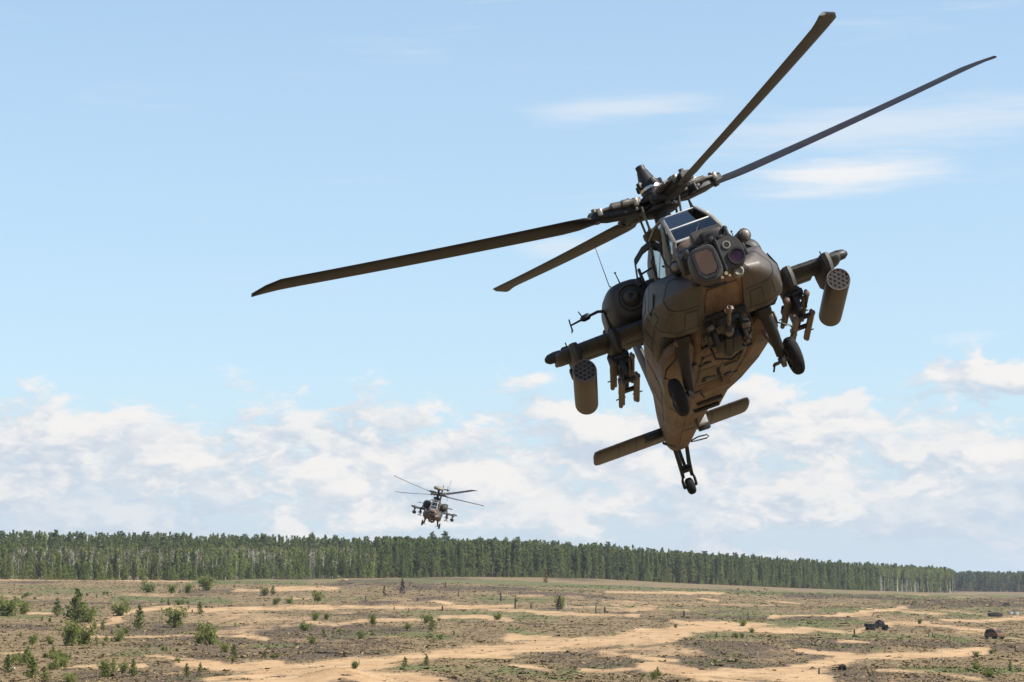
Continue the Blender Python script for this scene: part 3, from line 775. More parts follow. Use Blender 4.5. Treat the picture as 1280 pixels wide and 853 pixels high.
        wl = H('wheel', MB().lathe((1.25, s * 1.03 - .10, -3.70), (0, 1, 0), [(0, .17), (.0, .24), (.014, .285), (.042, .316), (.072, .328), (.10, .33), (.128, .328), (.158, .316), (.186, .285), (.20, .24), (.20, .17)], 30, False), 'rubber', None, True, 50)
        H('rim', MB().lathe((1.25, s * 1.03 - .092, -3.70), (0, 1, 0), [(.02, 0), (.02, .08), (.03, .18), (.0, .195), (.184, .195), (.155, .18), (.165, .08), (.165, 0)], 20, False), 'steel', wl, True, 30)
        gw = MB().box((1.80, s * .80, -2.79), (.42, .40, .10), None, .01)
        H('gear_well_shade', gw, 'black', None, False)  # black slab under the bay paints in the shade of the gear opening

    # ---- tail
    fin = MB().loft([[Vector((xc + x, y, z)) for x, y in airfoil(ch, th)] for z, xc, ch, th in ((-2.35, -8.70, 1.30, .26), (-1.6, -9.0, 1.25, .22), (-.6, -9.42, 1.0, .17), (-.12, -9.62, .82, .12), (-.06, -9.66, .6, .05))])
    f = H('tail_fin', fin, 'paint', ang=45)
    H('fin_light', MB().box((-9.9, 0, -.02), (.18, .07, .07), None, .02), 'dark', f)
    sw = []
    for y in [-1.79, -1.75, -1.67, -.9, -.3, 0, .3, .9, 1.60, 1.68, 1.72]:
        k = {1.72: .55, 1.68: .88, 1.6: .98, 1.79: .55, 1.75: .88, 1.67: .98}.get(abs(y), 1)
        ring = []
        for x, z in airfoil(1.06 * k, .13 * (.4 if k < .6 else 1)):
            a = math.radians(-6); ring.append(Vector((-8.86 + x * math.cos(a) + z * math.sin(a), y, -2.56 - x * math.sin(a) * 1 + z * math.cos(a))))
        sw.append(ring)
    stb = H('stabilator', MB().loft(sw), 'pod', ang=45)
    for y in (-1.25, -.85, .85, 1.25):
        ring = []
        for d in (-.008, .008):
            r_ = []
            for x, z in airfoil(1.06 * .995, .13):
                a = math.radians(-6); x *= 1.008; z *= 1.04
                r_.append(Vector((-8.86 + x * math.cos(a) + z * math.sin(a), y + d, -2.56 - x * math.sin(a) + z * math.cos(a))))
            ring.append(r_)
        H('panel_seam', MB().loft(ring, True, False), 'dark', stb)
    H('root_fairing', MB().box((-8.75, -.48, -2.56), (1.02, .36, .17), (0, math.radians(6), 0), .06), 'dark', stb)
    H('root_fairing', MB().box((-8.75, .46, -2.56), (1.02, .30, .17), (0, math.radians(6), 0), .06), 'pod', stb)
    H('stabilator_actuator', MB().cyl((-8.0, -.20, -3.02), (-8.9, -.27, -2.72), .03, .03, 8), 'rail', stb)
    tr = H('tail_rotor_hub', MB().cyl((-9.35, .10, -.42), (-9.35, .85, -.42), .07, .06, 12).cyl((-9.35, .55, -.42), (-9.35, .62, -.42), .14, .14, 12), 'dark')
    for k, a in enumerate((.4, .4 + math.pi, 1.36, 1.36 + math.pi)):
        u = Vector((math.cos(a), 0, math.sin(a))); v = Vector((-math.sin(a), 0, math.cos(a))); y = .62 + .16 * (k // 2)
        m = MB().loft([[Vector((-9.35, y, -.42)) + u * r + v * (x * c) + Vector((0, q, 0)) for x, q in ((.5, 0), (.2, .018), (-.5, .004), (-.5, -.004), (.2, -.018))] for r, c in ((.12, .10), (.3, .24), (1.35, .24), (1.39, .20))])
        H('tail_rotor_blade', m, 'blade', tr, True, 30)
    yk = MB().tube([(-8.62, -.13, -2.98), (-9.0, -.10, -3.26), (-9.28, -.10, -3.50)], [.045, .05, .04], 8).tube([(-8.62, .13, -2.98), (-9.0, .10, -3.26), (-9.28, .10, -3.50)], [.045, .05, .04], 8)
    yk.cyl((-9.05, 0, -2.92), (-9.1, 0, -3.32), .04, .035, 8).box((-9.12, 0, -3.36), (.2, .24, .09), (0, .7, 0), .02)
    yk.tube([(-9.2, -.1, -3.46), (-9.32, -.135, -3.56), (-9.42, -.135, -3.70)], .03, 8).tube([(-9.2, .1, -3.46), (-9.32, .135, -3.56), (-9.42, .135, -3.70)], .03, 8).cyl((-9.42, -.15, -3.70), (-9.42, .15, -3.70), .03, .03, 8)
    y_ = H('tail_gear_yoke', yk, 'dark')
    tw = H('tail_wheel', MB().lathe((-9.42, -.085, -3.70), (0, 1, 0), [(0, .09), (.0, .13), (.02, .165), (.05, .18), (.085, .183), (.12, .18), (.15, .165), (.17, .13), (.17, .09)], 22, False), 'rubber', None, True, 50)
    H('rim', MB().lathe((-9.42, -.07, -3.70), (0, 1, 0), [(.01, 0), (.0, .10), (.14, .10), (.13, 0)], 14, False), 'steel', tw)
    # chaff box and small fittings on the left of the boom
    cb = H('flare_dispenser', MB().box((-7.5, .44, -2.74), (.36, .20, .26), (0, 0, .1), .02), 'pale_grey')
    H('dispenser_face', MB().box((-7.62, .48, -2.80), (.16, .24, .30), (0, 0, .1), .02), 'dark', cb)
    for x, y, z in ((-2.2, .30, -3.02), (-8.2, .24, -2.98)):
        H('tie_down_loop', MB().tube([(x, y - .05, z), (x + .06, y + .12, z + .02), (x + .06, y + .30, z + .0), (x, y + .34, z - .03), (x - .06, y + .30, z - .05), (x - .06, y + .10, z - .03), (x, y - .05, z - .02)], .016, 6), 'dark')
    ba = MB().plate([(-.2, 0, -3.17), (-.5, 0, -3.17), (-.46, 0, -3.42), (-.34, 0, -3.42)], (0, 1, 0), .025).plate([(-5.4, .06, -3.02), (-5.7, .06, -3.02), (-5.66, .06, -3.26), (-5.56, .06, -3.26)], (0, 1, 0), .02)
    H('blade_antenna', ba, 'dark', None, False)
    fit = MB()
    for x, y, z in ((.7, .5, -3.17), (.7, -.5, -3.17), (-1.2, .44, -3.17), (1.3, .12, -3.11), (-.9, -.2, -3.2)):
        fit.lathe((x, y, z + .02), (0, 0, -1), [(0, .05), (.035, .045), (.04, .02), (.041, 0)], 10)
    H('drain_fitting', fit, 'dark')
    for x, y, sx, sy in ((.55, -.30, .22, .14), (-.15, .22, .16, .22), (-.75, -.12, .30, .10), (-1.0, .26, .12, .12), (.9, .30, .14, .20), (1.35, -.28, .20, .12)):
        H('belly_fitting', MB().box((x, y, -3.19 if x < 1 else -3.08), (sx, sy, .05), (0, 0, x), .012), 'dark')
    for x0, x1, y in ((1.0, -.9, -.36), (.8, -.2, .40)):
        H('belly_conduit', MB().tube([(x0, y, -3.175), ((x0 + x1) / 2, y * .96, -3.20), (x1, y * .9, -3.195)], .018, 6), 'dark')
    H('belly_light', MB().ball((1.96, -.82, -2.97), .065, 12, 7), 'rail')
    H('whip_antenna', MB().cyl((-2.6, -.40, -1.30), (-2.6, -.94, -.60), .012, .012, 6).cyl((-2.6, -.94, -.62), (-2.62, -.92, .20), .010, .006, 6), 'dark')
    H('whip_antenna', MB().cyl((-2.2, .32, -1.42), (-2.4, .36, .35), .012, .006, 6), 'dark')
    return root, H


def build_rotor(H0, azs, flaps, pitches, radome):
    hx, hy = .10, .06

    def H(name, mb, *a):
        mb.v = [(x - .08, y, z - .13) for x, y, z in mb.v]
        return H0(name, mb, *a)

    mast = MB().cyl((.02, .02, -.75), (hx, hy, -.05), .17, .15, 16).lathe((.03, .02, -.56), (.08, .03, 1), [(0, .40), (.05, .42), (.12, .42), (.16, .34)], 22)
    ms = H('rotor_mast', mast, 'dark', None, True, 35)
    sp = MB()
    for a in azs:
        c, s = math.cos(a + .5), math.sin(a + .5)
        sp.cyl((.04 + .40 * c, .02 + .40 * s, -.44), (hx + .46 * c, hy + .46 * s, -.02), .022, .022, 8).ball((.04 + .40 * c, .02 + .40 * s, -.44), .04, 10, 6)
    H('pitch_link', sp, 'steel', ms)
    hub = MB().lathe((hx, hy, -.16), (0, 0, 1), [(0, .30), (.02, .34), (.07, .34), (.08, .22), (.20, .22), (.21, .36), (.27, .36), (.29, .30)], 24)
    hb = H('rotor_hub', hub, 'dark', None, True, 35)
    bl = rotor_blade_mesh()
    arm0 = MB()
    arm0.box((.52, 0, -.05), (.72, .30, .05), None, .015).box((.52, 0, .07), (.72, .26, .045), None, .015)
    arm0.loft([[Vector((x, hw * y, h * z)) for y, z in ((-1, -.6), (-.7, -1), (.7, -1), (1, -.6), (1, .6), (.7, 1), (-.7, 1), (-1, .6))] for x, hw, h in ((.42, .13, .09), (.6, .17, .12), (.98, .15, .11), (1.12, .11, .09), (1.30, .10, .08))])
    dm = MB()
    for y in (-.21, .21):
        dm.cyl((.46, y, .08), (.92, y * .95, .06), .055, .055, 10).cyl((.90, y * .95, .06), (1.14, y * .72, .04), .026, .026, 8).lathe((.60, y, .075), (1, 0, 0), [(0, .068), (.03, .072), (.10, .072), (.13, .068)], 10)
        dm.box((.48, y, .06), (.10, .10, .16), None, .02).box((1.14, y * .7, .03), (.10, .08, .14), None, .02)
    dm.box((.72, 0, .15), (.30, .14, .07), None, .015).cyl((.55, -.1, .17), (.55, .1, .17), .03, .03, 8).cyl((1.18, 0, -.12), (1.18, 0, .15), .05, .05, 10).cyl((.34, 0, -.14), (.34, 0, .19), .05, .05, 10)
    horn = MB().box((.62, -.28, -.07), (.12, .34, .07), None, .02).cyl((.58, -.42, -.14), (.58, -.42, .0), .035, .035, 8)
    for a, f, pt in zip(azs, flaps, pitches):
        T = Matrix.Translation((hx, hy, 0)) @ Matrix.Rotation(a, 4, 'Z') @ Matrix.Rotation(-f, 4, 'Y')
        TB = T @ Matrix.Translation((0, 0, .0)) @ Matrix.Rotation(pt, 4, 'X')
        for nm, m, mt in (('rotor_blade', bl, 'blade'), ('pitch_housing', arm0, 'dark'), ('lag_damper', dm, 'steel'), ('pitch_horn', horn, 'dark')):
            q = MB(); q.add(m.v, m.f, TB if nm == 'rotor_blade' else T)
            if nm == 'rotor_blade': par = H(nm, q, mt, None, True, 40)
            else: H(nm, q, mt, hb if nm != 'x' else None, True, 35)
    if radome:
        c = MB().cyl((hx, hy, .1), (.02, .02, .50), .15, .13, 14).cyl((.1, .12, .3), (.1, .16, .6), .05, .05, 8)
        H('radar_mast', c, 'dark')
        H('radome', MB().lathe((.0, .0, .50), (0, 0, 1), [(0, .25), (.03, .50), (.09, .60), (.20, .635), (.32, .60), (.40, .48), (.44, .25), (.45, 0)], 26), 'cream', None, True, 50)
    else:
        cap = MB().lathe((hx - .01, hy - .01, .12), (-.09, -.07, 1), [(0, .27), (.05, .28), (.08, .20), (.14, .185), (.20, .18), (.21, .20), (.30, .20), (.31, .17), (.37, .155), (.50, .115), (.56, .10), (.57, .085), (.66, .085), (.67, .05)], 20)
        cp = H('mast_cap', cap, 'dark', None, True, 30)
        bx = MB()
        for k in range(5):
            a = k * 1.256 + .3; bx.box((hx - .04 + .21 * math.cos(a), hy - .03 + .21 * math.sin(a), .40), (.09, .09, .12), (0, 0, a), .02)
        H('cap_bracket', bx, 'dark', cp, True, 30)
        H('slip_ring', MB().lathe((hx - .025, hy - .02, .27), (-.09, -.07, 1), [(0, .192), (.005, .2), (.055, .2), (.06, .192)], 20), 'bright', cp, True, 30)


def world_pose(root, R, T):
    """R, T: builder axes and rotor hub position seen from the viewer (right, down, away)"""
    Q = np.stack([C_R, C_D, C_F], 1)
    Rw = Q @ np.array(R); tw = CAM + Q @ np.array(T)
    u, _, vt = np.linalg.svd(Rw); Rw = u @ vt
    tw = tw - Rw @ np.array([0, 0, ZO])
    mt = Matrix(Rw.tolist()).to_4x4(); mt.translation = Vector(tw.tolist())
    root.matrix_world = mt


heli, HH = build_helicopter('large dark olive attack helicopter banking close overhead with its belly showing', 'attack helicopters in flight')
build_far = copy_thing(heli, 'small distant attack helicopter with a round dome on its mast hovering over the forest')
build_rotor(HH, [math.radians(a) for a in (19.8, 104.6, 202.8, 282.5)], [math.radians(a) for a in (.3, 7.7, 9.0, 4.0)], [math.radians(a) for a in (9, 19, 4, 0)], False)


def far_part(name, mb, mat, parent=None, smooth=True, ang=38, lab=None):
    if name in SPLIT:
        for q in pieces(mb): o = link(name, q.mesh(name, mat, smooth, ang, (0, 0, ZO)), parent or build_far, lab)
        return o
    return link(name, mb.mesh(name, mat, smooth, ang, (0, 0, ZO)), parent or build_far, lab)


build_rotor(far_part, [math.radians(a) for a in (54, 147, 237, 323.5)], [math.radians(a) for a in (2, 6, 5, -1)], [math.radians(a) for a in (0, 5, 4, 0)], True)
world_pose(heli, HELI_R, HELI_T)
world_pose(build_far, FAR_R, FAR_T)

# ------------------------------------------------------------------ terrain
def hash2(ix, iy, seed):
    h = (ix.astype(np.int64) * 374761393 + iy.astype(np.int64) * 668265263 + seed * 1442695041) & 0xFFFFFFFF
    h = ((h ^ (h >> 13)) * 1274126177) & 0xFFFFFFFF
    return ((h ^ (h >> 16)) & 0xFFFF) / 65535.0


def vnoise(x, y, seed=0):
    ix = np.floor(x); iy = np.floor(y); fx = x - ix; fy = y - iy
    fx = fx * fx * fx * (fx * (fx * 6 - 15) + 10); fy = fy * fy * fy * (fy * (fy * 6 - 15) + 10)
    a = hash2(ix, iy, seed); b = hash2(ix + 1, iy, seed); c = hash2(ix, iy + 1, seed); d = hash2(ix + 1, iy + 1, seed)
    return (a + (b - a) * fx) * (1 - fy) + (c + (d - c) * fx) * fy


def fbm(x, y, seed=0, octv=4, gain=.5):
    x = np.asarray(x, float); y = np.asarray(y, float)
    s = 0; a = 1; t = 0
    for o in range(octv):
        s = s + a * vnoise(x * 2**o + 17.3 * o, y * 2**o - 9.1 * o, seed + o); t += a; a *= gain
    return s / t


def sstep(a, b, x):
    t = np.clip((x - a) / (b - a), 0, 1); return t * t * (3 - 2 * t)


GX = np.array([-1500, -420, -260, -206, 0, 119, 230, 319, 600, 1500.])
GZ = np.array([10, 11, 10.8, 10.4, 9.2, 4.4, 1.4, .2, -2.6, -3.])
XF = np.linspace(-1500, 1500, 601)
GF = np.convolve(np.pad(np.interp(XF, GX, GZ), 8, 'edge'), np.ones(17) / 17, 'valid')
DUNES = []         # (x, y, rx, ry, height)


def height(x, y):
    x = np.asarray(x, float); y = np.asarray(y, float)
    z = -1 + (np.interp(x, XF, GF) + 1) * sstep(210, 1120, y)
    z = z + np.interp(x, [-700, -200, 0, 150, 320], [9, 8, 4, 1.5, 0]) * sstep(930, 1350, y)
    amp = sstep(60, 200, y) * (1 - .75 * sstep(800, 1400, y)) * sstep(1400, 900, np.abs(x))
    z = z + amp * (1.5 * (fbm(x / 46, y / 62, 3, 3) - .5) + .55 * (fbm(x / 11, y / 15, 9, 3) - .5) + .16 * (fbm(x / 2.6, y / 3.1, 21, 2) - .5))
    for dx, dy, rx, ry, h in DUNES:
        z = z + h * np.exp(-(((x - dx) / rx) ** 2 + ((y - dy) / ry) ** 2))
    return z


def to_px(x, y, z):
    """world point -> picture position in the photograph's pixels"""
    d = y * CP + (z - CAM_H) * SP; dn = y * SP - (z - CAM_H) * CP
    return 640 + 2800 * x / d, 426.5 + 2800 * dn / d


_YS = np.exp(np.linspace(math.log(150), math.log(3200), 2600))


def ground_at(u, v):
    """first point where the line of sight through picture position (u, v) meets the ground"""
    r = C_R * ((u - 640) / 2800) + C_D * ((v - 426.5) / 2800) + C_F
    t = _YS / r[1]
    x = r[0] * t; z = CAM_H + r[2] * t
    g = height(x, _YS)
    k = np.nonzero(z < g)[0]
    i = k[0] if len(k) else len(_YS) - 1
    if i > 0:
        a = z[i - 1] - g[i - 1]; b = z[i] - g[i]; f = a / (a - b) if a != b else 0
        y = _YS[i - 1] + (_YS[i] - _YS[i - 1]) * f; xx = x[i - 1] + (x[i] - x[i - 1]) * f
    else: y = _YS[i]; xx = x[i]
    return float(xx), float(y), float(height(xx, y))


for u, v, rx, ry, h in ((425, 848, 3.0, 6, 1.1), (250, 812, 5, 10, .6), (560, 832, 6, 8, .7), (60, 800, 9, 12, .7), (860, 806, 9, 14, .6), (1130, 815, 8, 14, .6), (700, 795, 10, 18, .7)):
    q = ground_at(u, v); DUNES.append((q[0], q[1], rx, ry, h))

rows = np.concatenate([[-4000, -2000, -900, -400, -150, -60, 0, 50, 90, 120, 145], np.exp(np.linspace(math.log(160), math.log(1900), 620)), [2000, 2150, 2300, 2500, 2800, 3300, 4200, 6000, 9000]])
cc = np.linspace(-1, 1, 420); ext = np.array([1.06, 1.15, 1.3, 1.6, 2.2, 3.5, 6, 10, 20])
colp = np.concatenate([-ext[::-1], cc, ext])
hw = .27 * np.clip(rows, 150, None)
gx = np.empty((len(rows), len(colp)))
for i, w_ in enumerate(hw):
    far = np.abs(colp) > 1
    gx[i] = colp * w_
    gx[i][far] = np.sign(colp[far]) * (w_ + (np.abs(colp[far]) - 1) / 19 * 7000)
gy = np.repeat(rows[:, None], len(colp), 1)
gz = height(gx, gy)
nr, nc = gx.shape
me = bpy.data.meshes.new('ground')
me.vertices.add(nr * nc); me.vertices.foreach_set('co', np.stack([gx, gy, gz], -1).astype(np.float32).ravel())
ii = (np.arange(nr - 1)[:, None] * nc + np.arange(nc - 1)[None]).ravel()
quads = np.stack([ii, ii + 1, ii + nc + 1, ii + nc], 1)
me.loops.add(len(quads) * 4); me.loops.foreach_set('vertex_index', quads.ravel().astype(np.int32))
me.polygons.add(len(quads)); me.polygons.foreach_set('loop_start', (np.arange(len(quads)) * 4).astype(np.int32))
me.polygons.foreach_set('loop_total', np.full(len(quads), 4, np.int32))
me.update(calc_edges=True); me.polygons.foreach_set('use_smooth', np.ones(len(quads), bool))

# cover masks: where bare sand, grass and burnt heather lie (strokes are (points, half-width) in picture positions on the ground)
SAND = [
    ([(-20, 725), (110, 724), (240, 727)], 2.4, .8), ([(300, 738), (420, 736)], 3.5, .9), ([(340, 735), (400, 733)], 2, .9),
    ([(105, 786), (135, 776), (165, 765), (200, 760), (260, 762), (330, 760)], 4, 1.0), ([(35, 766), (70, 767)], 3, .9),
    ([(325, 760), (420, 759), (540, 761), (640, 757)], 4, .9), ([(115, 796), (180, 795), (250, 794), (330, 797)], 4, .8), ([(-10, 816), (30, 815)], 3, .8),
    ([(90, 833), (150, 836), (185, 834)], 4.5, .9), ([(180, 822), (240, 826)], 3.5, .7),
    ([(240, 832), (290, 836), (340, 832)], 10, 1.0), ([(270, 852), (340, 842), (420, 832), (500, 822), (600, 815), (700, 806), (790, 800), (850, 790)], 12, 1.1),
    ([(340, 858), (425, 842), (520, 852)], 15, 1.15), ([(480, 845), (540, 850), (600, 862)], 7, .8), ([(560, 821), (640, 822)], 5, .9),
    ([(380, 780), (420, 783), (470, 778), (540, 774)], 4.5, .8), ([(540, 752), (560, 755)], 4, 1), ([(550, 772), (600, 773), (640, 777)], 4, 1.),
    ([(560, 760), (640, 762), (720, 770), (800, 768)], 3.5, .8), ([(640, 796), (720, 800), (790, 795), (860, 788), (930, 784), (1000, 788)], 9, 1.05),
    ([(800, 790), (840, 800), (780, 808)], 5, .9), ([(750, 816), (800, 822), (840, 826)], 5, .9), ([(845, 778), (900, 782), (960, 784)], 5, 1.),
    ([(640, 832), (690, 838)], 4, .7), ([(730, 836), (790, 838)], 4.5, .8), ([(820, 835), (880, 845), (960, 850), (1020, 852)], 13, 1.1), ([(900, 838), (960, 840)], 5, .9),
    ([(760, 740), (830, 741), (900, 742)], 2.6, 1.), ([(880, 750), (900, 752)], 2.5, 1), ([(960, 752), (1000, 755)], 3, .8), ([(960, 770), (1040, 770), (1100, 764), (1130, 760)], 3.5, 1.),
    ([(1000, 784), (1060, 789), (1120, 778), (1170, 782), (1230, 790)], 3.2, .9), ([(1080, 760), (1130, 764), (1180, 768)], 3, .8),
    ([(960, 838), (1030, 830), (1080, 822), (1150, 818), (1230, 814)], 8, 1.1), ([(1000, 815), (1060, 820), (1120, 822)], 5, 1.), ([(960, 848), (1020, 838)], 10, 1.),
    ([(1180, 776), (1230, 778), (1285, 772)], 4.5, 1.), ([(1050, 803), (1085, 804)], 2.5, .9), ([(1100, 838), (1160, 842), (1230, 850)], 4.5, .7), ([(1200, 790), (1285, 800)], 2.5, .6),
    ([(0, 745), (90, 748)], 2.2, .5), ([(700, 758), (760, 760), (860, 764)], 2.2, .7),
]
GREEN = [([(440, 727), (560, 724), (700, 731), (900, 740), (1100, 745), (1190, 745)], 3.2, 1.), ([(-10, 723), (200, 724), (420, 724)], 1.5, .9), ([(1190, 745), (1285, 745)], 2, .8), ([(150, 748), (220, 750), (280, 752)], 6, 1.), ([(0, 770), (50, 772)], 6, .8), ([(420, 795), (470, 792), (520, 790), (560, 795)], 7, .8), ([(320, 806), (360, 806)], 6, .7),
         ([(640, 790), (680, 794)], 6, .7), ([(700, 838), (760, 832), (830, 828)], 6, .7), ([(840, 830), (900, 828), (940, 832)], 6, .8), ([(960, 780), (1040, 780), (1080, 778)], 5, .7),
         ([(1140, 838), (1200, 840), (1270, 836)], 7, .9), ([(1170, 794), (1210, 800)], 4.5, 1.), ([(1030, 762), (1080, 765)], 4, .8), ([(470, 728), (560, 726), (640, 729), (760, 734)], 4, .8),
         ([(240, 728), (320, 728), (380, 728)], 4, .7), ([(1190, 760), (1285, 757)], 3.5, .6), ([(500, 834), (620, 840), (700, 846)], 7, .5), ([(1000, 808), (1100, 810)], 6, .5), ([(210, 790), (300, 800)], 6, .45)]
BURNT = [([(500, 735), (580, 736), (660, 737)], 4, 1.), ([(980, 745), (1080, 746), (1180, 752), (1285, 756)], 3.6, 1.1), ([(640, 742), (720, 744), (760, 748)], 3.5, .8), ([(-10, 782), (60, 786), (100, 785)], 4, .8),
         ([(0, 752), (100, 754), (200, 756)], 4, .6), ([(640, 779), (700, 780), (740, 781)], 2.5, .7), ([(250, 818), (330, 818)], 3, .5), ([(1000, 800), (1100, 800), (1200, 806)], 5, .5), ([(320, 816), (440, 818)], 3, .6),
         ([(840, 770), (900, 765), (960, 760)], 3.5, .4)]
pu, pv = to_px(gx, np.where(gy < 20, 20, gy), gz)
wob_u = 22 * (fbm(gx / 9, gy / 26, 40, 4) - .5); wob_v = 11 * (fbm(gx / 7, gy / 40, 50, 4) - .5)


def strokes(lst):
    out = np.zeros_like(gx)
    U = pu + wob_u; V = pv + wob_v * np.clip((pv - 722) / 60, .25, 1)
    for pts, hwid, st in lst:
        best = np.full(gx.shape, 1e9)
        for (u0, v0), (u1, v1) in zip(pts[:-1], pts[1:]):
            # distances are measured with the sideways direction shortened, as patches lie flat
            du, dv = (u1 - u0) / 3, v1 - v0; L = du * du + dv * dv + 1e-9
            t = np.clip(((U - u0) / 3 * du + (V - v0) * dv) / L, 0, 1)
            best = np.minimum(best, np.hypot((U - u0) / 3 - t * du, V - v0 - t * dv))
        out = np.maximum(out, st * sstep(.95, .22, best / hwid))
    return out


inview = (gy > 150) & (gy < 2600)
sand = strokes(SAND); green = strokes(GREEN); burnt = strokes(BURNT)
patch = sstep(.59, .75, fbm(gx / 15, gy / 55, 60, 5, .55)) * .55
sand = np.clip(np.where(inview, np.maximum(sand, patch * (pv > 742)), .9 * sstep(.50, .62, fbm(gx / 22, gy / 22, 60, 4))), 0, 1)
ruts = strokes([([(210, 846), (290, 843), (360, 838), (430, 830)], 1.3, 1), ([(230, 852), (310, 848), (380, 842), (440, 834)], 1.3, 1), ([(480, 826), (560, 820), (640, 812)], 1.2, 1), ([(1000, 838), (1060, 828), (1130, 820)], 1.2, 1), ([(650, 800), (720, 800), (790, 796)], 1.2, 1), ([(140, 778), (170, 768), (210, 762)], .9, 1), ([(880, 846), (960, 852)], 1.3, 1)])
sand = np.clip((sand - .42 * ruts) * (.62 + 1.1 * (fbm(gx / 2.0, gy / 8, 70, 5, .6) - .30)), 0, 1)
green = np.clip(np.where(inview, np.maximum(green, .5 * sstep(.54, .7, fbm(gx / 24, gy / 70, 80, 4))), .3) * (.35 + 1.2 * fbm(gx / 3, gy / 10, 85, 4)), 0, 1)
burnt = np.clip(np.where(inview, np.maximum(burnt, .6 * sstep(.56, .72, fbm(gx / 30, gy / 60, 90, 4))), 0) * (.3 + 1.3 * fbm(gx / 4, gy / 12, 95, 4)), 0, 1)
att = me.attributes.new('cover', 'FLOAT_VECTOR', 'POINT')
att.data.foreach_set('vector', np.stack([sand, green, burnt], -1).astype(np.float32).ravel())

gm, t, p = material('heath_ground')
a = t.new('ShaderNodeAttribute', attribute_name='cover'); sr, sg, sb = t.sep(a.outputs['Vector'])
pos = t.new('ShaderNodeNewGeometry').outputs['Position']
n1 = t.noise(pos, .9, 5, .65); n2 = t.noise(pos, .16, 5, .6); n3 = t.noise(pos, 3.4, 3, .6); n4 = t.noise(pos, .035, 4, .6)
heath = t.mix(t.ramp(n1, .32, .68), (.100, .071, .036), (.178, .128, .067))
heath = t.mix(t.m('MULTIPLY', t.ramp(n2, .46, .68), .65), heath, (.205, .150, .082))
heath = t.mix(t.m('MULTIPLY', t.ramp(n4, .42, .66), .4), heath, (.105, .082, .050))
grass = t.mix(t.ramp(n1, .35, .7), (0.0682, 0.0732, 0.0273), (0.1178, 0.1116, 0.0484))
burn = t.mix(t.ramp(n1, .35, .7), (.056, .040, .026), (.092, .066, .043))
sandc = t.mix(t.ramp(n2, .3, .7), (.275, .172, .086), (.365, .248, .138))
sandc = t.mix(t.m('MULTIPLY', t.ramp(n3, .45, .75), .35), sandc, (.20, .128, .070))
c = t.mix(t.ramp(t.m('ADD', sg, t.m('MULTIPLY', t.m('SUBTRACT', n1, .5), .9)), .22, .62), heath, grass)
c = t.mix(t.ramp(t.m('ADD', sb, t.m('MULTIPLY', t.m('SUBTRACT', n1, .5), .8)), .2, .6), c, burn)
c = t.mix(t.ramp(t.m('ADD', sr, t.m('MULTIPLY', t.m('SUBTRACT', t.m('ADD', t.m('MULTIPLY', n1, .6), t.m('MULTIPLY', n3, .4)), .5), 2.1)), .14, .86), c, sandc)
t.l.new(c, p.inputs['Base Color']); p.inputs['Roughness'].default_value = .95; p.inputs['Specular IOR Level'].default_value = .15
b = t.new('ShaderNodeBump'); b.inputs['Strength'].default_value = .6; b.inputs['Distance'].default_value = .25
t.l.new(t.m('ADD', n1, t.m('MULTIPLY', n3, .4)), b.inputs['Height']); t.l.new(b.outputs[0], p.inputs['Normal'])
me.materials.append(gm)
ground = link('ground', me, None, None, None, None, 'structure')


def mask_at(arr, x, y):
    """value of a cover mask at world points inside the finely meshed fan"""
    i = np.clip(np.searchsorted(rows, y), 1, len(rows) - 1)
    w_ = .27 * np.clip(y, 150, None)
    j = np.clip(((x / w_) + 1) / 2 * (len(cc) - 1) + len(ext), 0, nc - 1).astype(int)
    return arr[i, j]

# ------------------------------------------------------------------ plants: materials
def leaf(name, lo, hi, trans=.25):
    m, t, p = material(name)
    oi = t.new('ShaderNodeObjectInfo'); g = t.new('ShaderNodeNewGeometry')
    r = t.m('ADD', t.m('MULTIPLY', g.outputs['Random Per Island'], .4), t.m('MULTIPLY', oi.outputs['Random'], .6))
    col = t.mix(r, tuple(c * .62 for c in lo), tuple(c * 1.12 for c in hi))
    d = t.new('ShaderNodeBsdfDiffuse'); tr = t.new('ShaderNodeBsdfTranslucent'); mx = t.new('ShaderNodeMixShader')
    t.l.new(col, d.inputs['Color']); t.l.new(t.mix(.5, col, tuple(min(1, c * 1.3) for c in hi)), tr.inputs['Color'])
    mx.inputs[0].default_value = trans
    t.l.new(d.outputs[0], mx.inputs[1]); t.l.new(tr.outputs[0], mx.inputs[2]); t.l.new(mx.outputs[0], t.n['Material Output'].inputs[0])
    return m


M['needle'] = leaf('pine_needles', (0.0758, 0.1024, 0.0307), (0.1638, 0.1894, 0.0573), .42)
M['needle_dark'] = leaf('old_pine_needles', (0.0573, 0.0819, 0.0348), (0.1178, 0.1434, 0.0594), .35)
M['needle_light'] = leaf('young_pine_needles', (0.0973, 0.1280, 0.0328), (0.1997, 0.2304, 0.0655), .4)
M['birchleaf'] = leaf('birch_leaves', (0.1056, 0.1320, 0.0334), (0.2112, 0.2332, 0.0704), .5)
M['twig'] = leaf('bare_twigs', (0.0840, 0.0640, 0.0480), (0.1600, 0.1240, 0.0920), .1)
M['rustleaf'] = leaf('rusty_needles', (0.0952, 0.0672, 0.0291), (0.1568, 0.1030, 0.0403), .2)
M['deadtwig'] = leaf('dead_twigs', (.040, .028, .020), (.085, .058, .040), .1)
M['bark'] = simple('pine_bark', (.125, .078, .050), .9, 0, .35, 3)
M['whitebark'] = simple('birch_bark', (.60, .57, .52), .8, 0, .30, 2.2)
M['char'] = simple('charred_wood', (.022, .019, .017), .9, 0, .4, 5)
M['deadwood'] = simple('grey_dead_wood', (.26, .23, .20), .9, 0, .35, 4)


